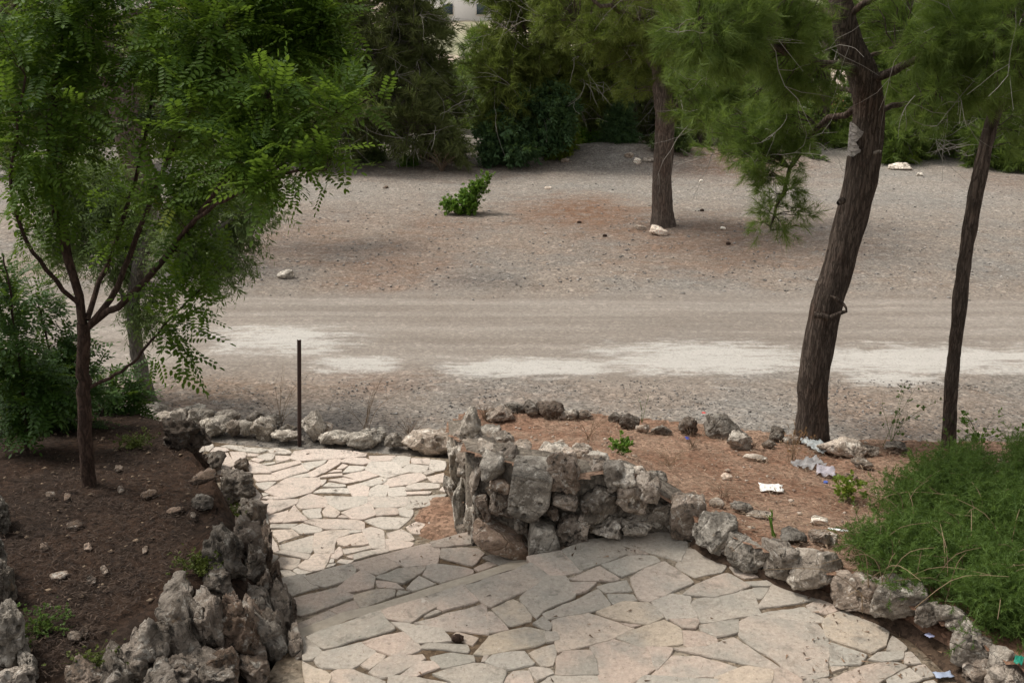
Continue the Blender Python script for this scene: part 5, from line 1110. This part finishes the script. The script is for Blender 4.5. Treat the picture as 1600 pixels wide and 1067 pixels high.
scrap('candy_wrapper', 'pale lilac wrapper in the leaf litter beside the curb', 'wrapper', 1452, 995, 12, 5, (.40, .42, .60), .3, 7, .35, .01, 0, .4, 8)
scrap('plastic_cup', 'crushed turquoise cup lying at the right border under the bush', 'cup', 1591, 1034, 13, 11, (.02, .22, .15), .6, 9, .4, .01, 0, -.6, 9)
scrap('candy_wrapper', 'tiny red wrapper on the gravel behind the dark border stone', 'wrapper', 1100, 647, 6, 4, (.55, .08, .07), .3, 6, .4, .01, 0, .2, 10)
scrap('candy_wrapper', 'tiny dark blue wrapper under the dark round border stone', 'wrapper', 1074, 686, 6, 5, (.03, .05, .30), .3, 6, .4, .01, 0, .2, 11)
scrap('paper_scrap', 'thin white paper stick on the dirt patch beside the wall corner', 'paper', 674, 812, 4, 14, (.8, .78, .74), .2, 6, .8, .012, 0, -.1, 12)
q = hit(1290, 755); m = MB(); V, F = tube([q+np.array([0, 0, .004]), q+np.array([0, 0, .016])], .017, 18); m.add(V, F, .5)
m.add(np.concatenate([V[18:], [q+np.array([0, 0, .016])]]), [(i, (i+1) % 18, 18) for i in range(18)], .5)
tag(m.obj('bottle_cap', mat_plain('blue_plastic', (.06, .13, .48), .4, .1)), 'round blue bottle cap lying on the bed below the torn bag', 'bottle cap')
def pinecone(px, py, s, label):
    q = hit(px, py)+np.array([0, 0, s*.3]); m = MB(); D, F = ICO[2]; k = np.array([abs(math.sin(v[2]*9+math.atan2(v[1], v[0])*3)) for v in D])
    m.add(D*(.8+.35*k)[:, None]*np.array([s*.75, s*.5, s*.5])+q, F, .5); return tag(m.obj('pine_cone', M_DBARK), label, 'pine cone')
pinecone(715, 1000, .045, 'small dark pine cone on the paving of the upper landing')
for (px, py, lb_) in [(945,370,'dark pine cone on the gravel left of and in front of the lone pine'),(1097,330,'dark pine cone on the gravel right of the lone pine, level with its trunk'),(1138,382,'dark pine cone nearest the hanging pine branch'),(905,349,'dark pine cone on the rusty needle patch left of the lone pine')]: tag_o = pinecone(px, py, .055, lb_); tag_o['group'] = 'pine cones round the lone pine'

# ------------------------------------------------------------------ houses seen through the gaps
M_WALLW = mat_plain('white_render', (.62, .59, .55), .9, .1, 4); M_GLASS = mat_plain('dark_window', (.04, .06, .08), .15, .1); M_ROOF = mat_plain('red_tile', (.24, .06, .04), .85, .2, 8)
def boxm(c, d): 
    x, y, z = np.array(d)/2; V = np.array([(-x,-y,-z),(x,-y,-z),(x,y,-z),(-x,y,-z),(-x,-y,z),(x,-y,z),(x,y,z),(-x,y,z)])+np.array(c)
    return V, [(0,3,2,1),(4,5,6,7),(0,1,5,4),(1,2,6,5),(2,3,7,6),(3,0,4,7)]
def house(label, px, py, y, w, h, dpt, wins, roof=True):
    c = PY(px, py, y); t = thing('house', label, 'house', (c[0], c[1], c[2]-h/2))
    m = MB(); V, F = boxm((c[0], c[1]+dpt/2, c[2]-h/2), (w, dpt, h*2)); m.add(V, F, .5); m.obj('wall', M_WALLW, t)
    for (u, v, ww, wh) in wins:
        wc = (c[0]+u*w, c[1]-.03, c[2]+v*h); m = MB(); V, F = boxm(wc, (ww, .12, wh)); m.add(V, F, .5); fr = m.obj('window', M_WALLW, t)
        m = MB(); V, F = boxm((wc[0], wc[1]-.07, wc[2]), (ww*.88, .03, wh*.88)); m.add(V, F, .5); pn = m.obj('pane', M_GLASS, fr)
    if roof:
        zt = c[2]+h/2; x, yb, yt = w/2+.3, c[1]-.3, c[1]+dpt+.3
        V = [(c[0]-x, yb, zt), (c[0]+x, yb, zt), (c[0]+x, yt, zt), (c[0]-x, yt, zt), (c[0]-x, (yb+yt)/2, zt+.7), (c[0]+x, (yb+yt)/2, zt+.7)]
        m = MB(); m.add(V, [(0, 1, 5, 4), (2, 3, 4, 5)], .5); m.add(V, [(0, 4, 3), (1, 2, 5)], .5); m.obj('roof', M_ROOF, t)
    return t
house('white house with a dark window glimpsed through the gap left of the big pine', 1262, 204, 62, 3.6, 2.4, 6, [(0, .22, 1.3, .55), (-.36, .22, .5, .5), (.38, .22, .4, .5)], False)
house('small house with a red tiled roof glimpsed beside the big pine trunk', 1316, 186, 78, 1.7, 1.4, 3, [(0, 0, .6, .5)], True)
house('pale pinkish house on the far slope glimpsed through the upper gap', 700, 22, 150, 16, 6, 10, [(-.3, .1, 1.6, 1.6), (0, .1, 1.6, 1.6), (.3, .1, 1.6, 1.6)], False)
house('pale house on the far slope behind the leafy tree', 130, 30, 150, 14, 6, 10, [(-.25, .1, 1.6, 1.6), (.25, .1, 1.6, 1.6)])
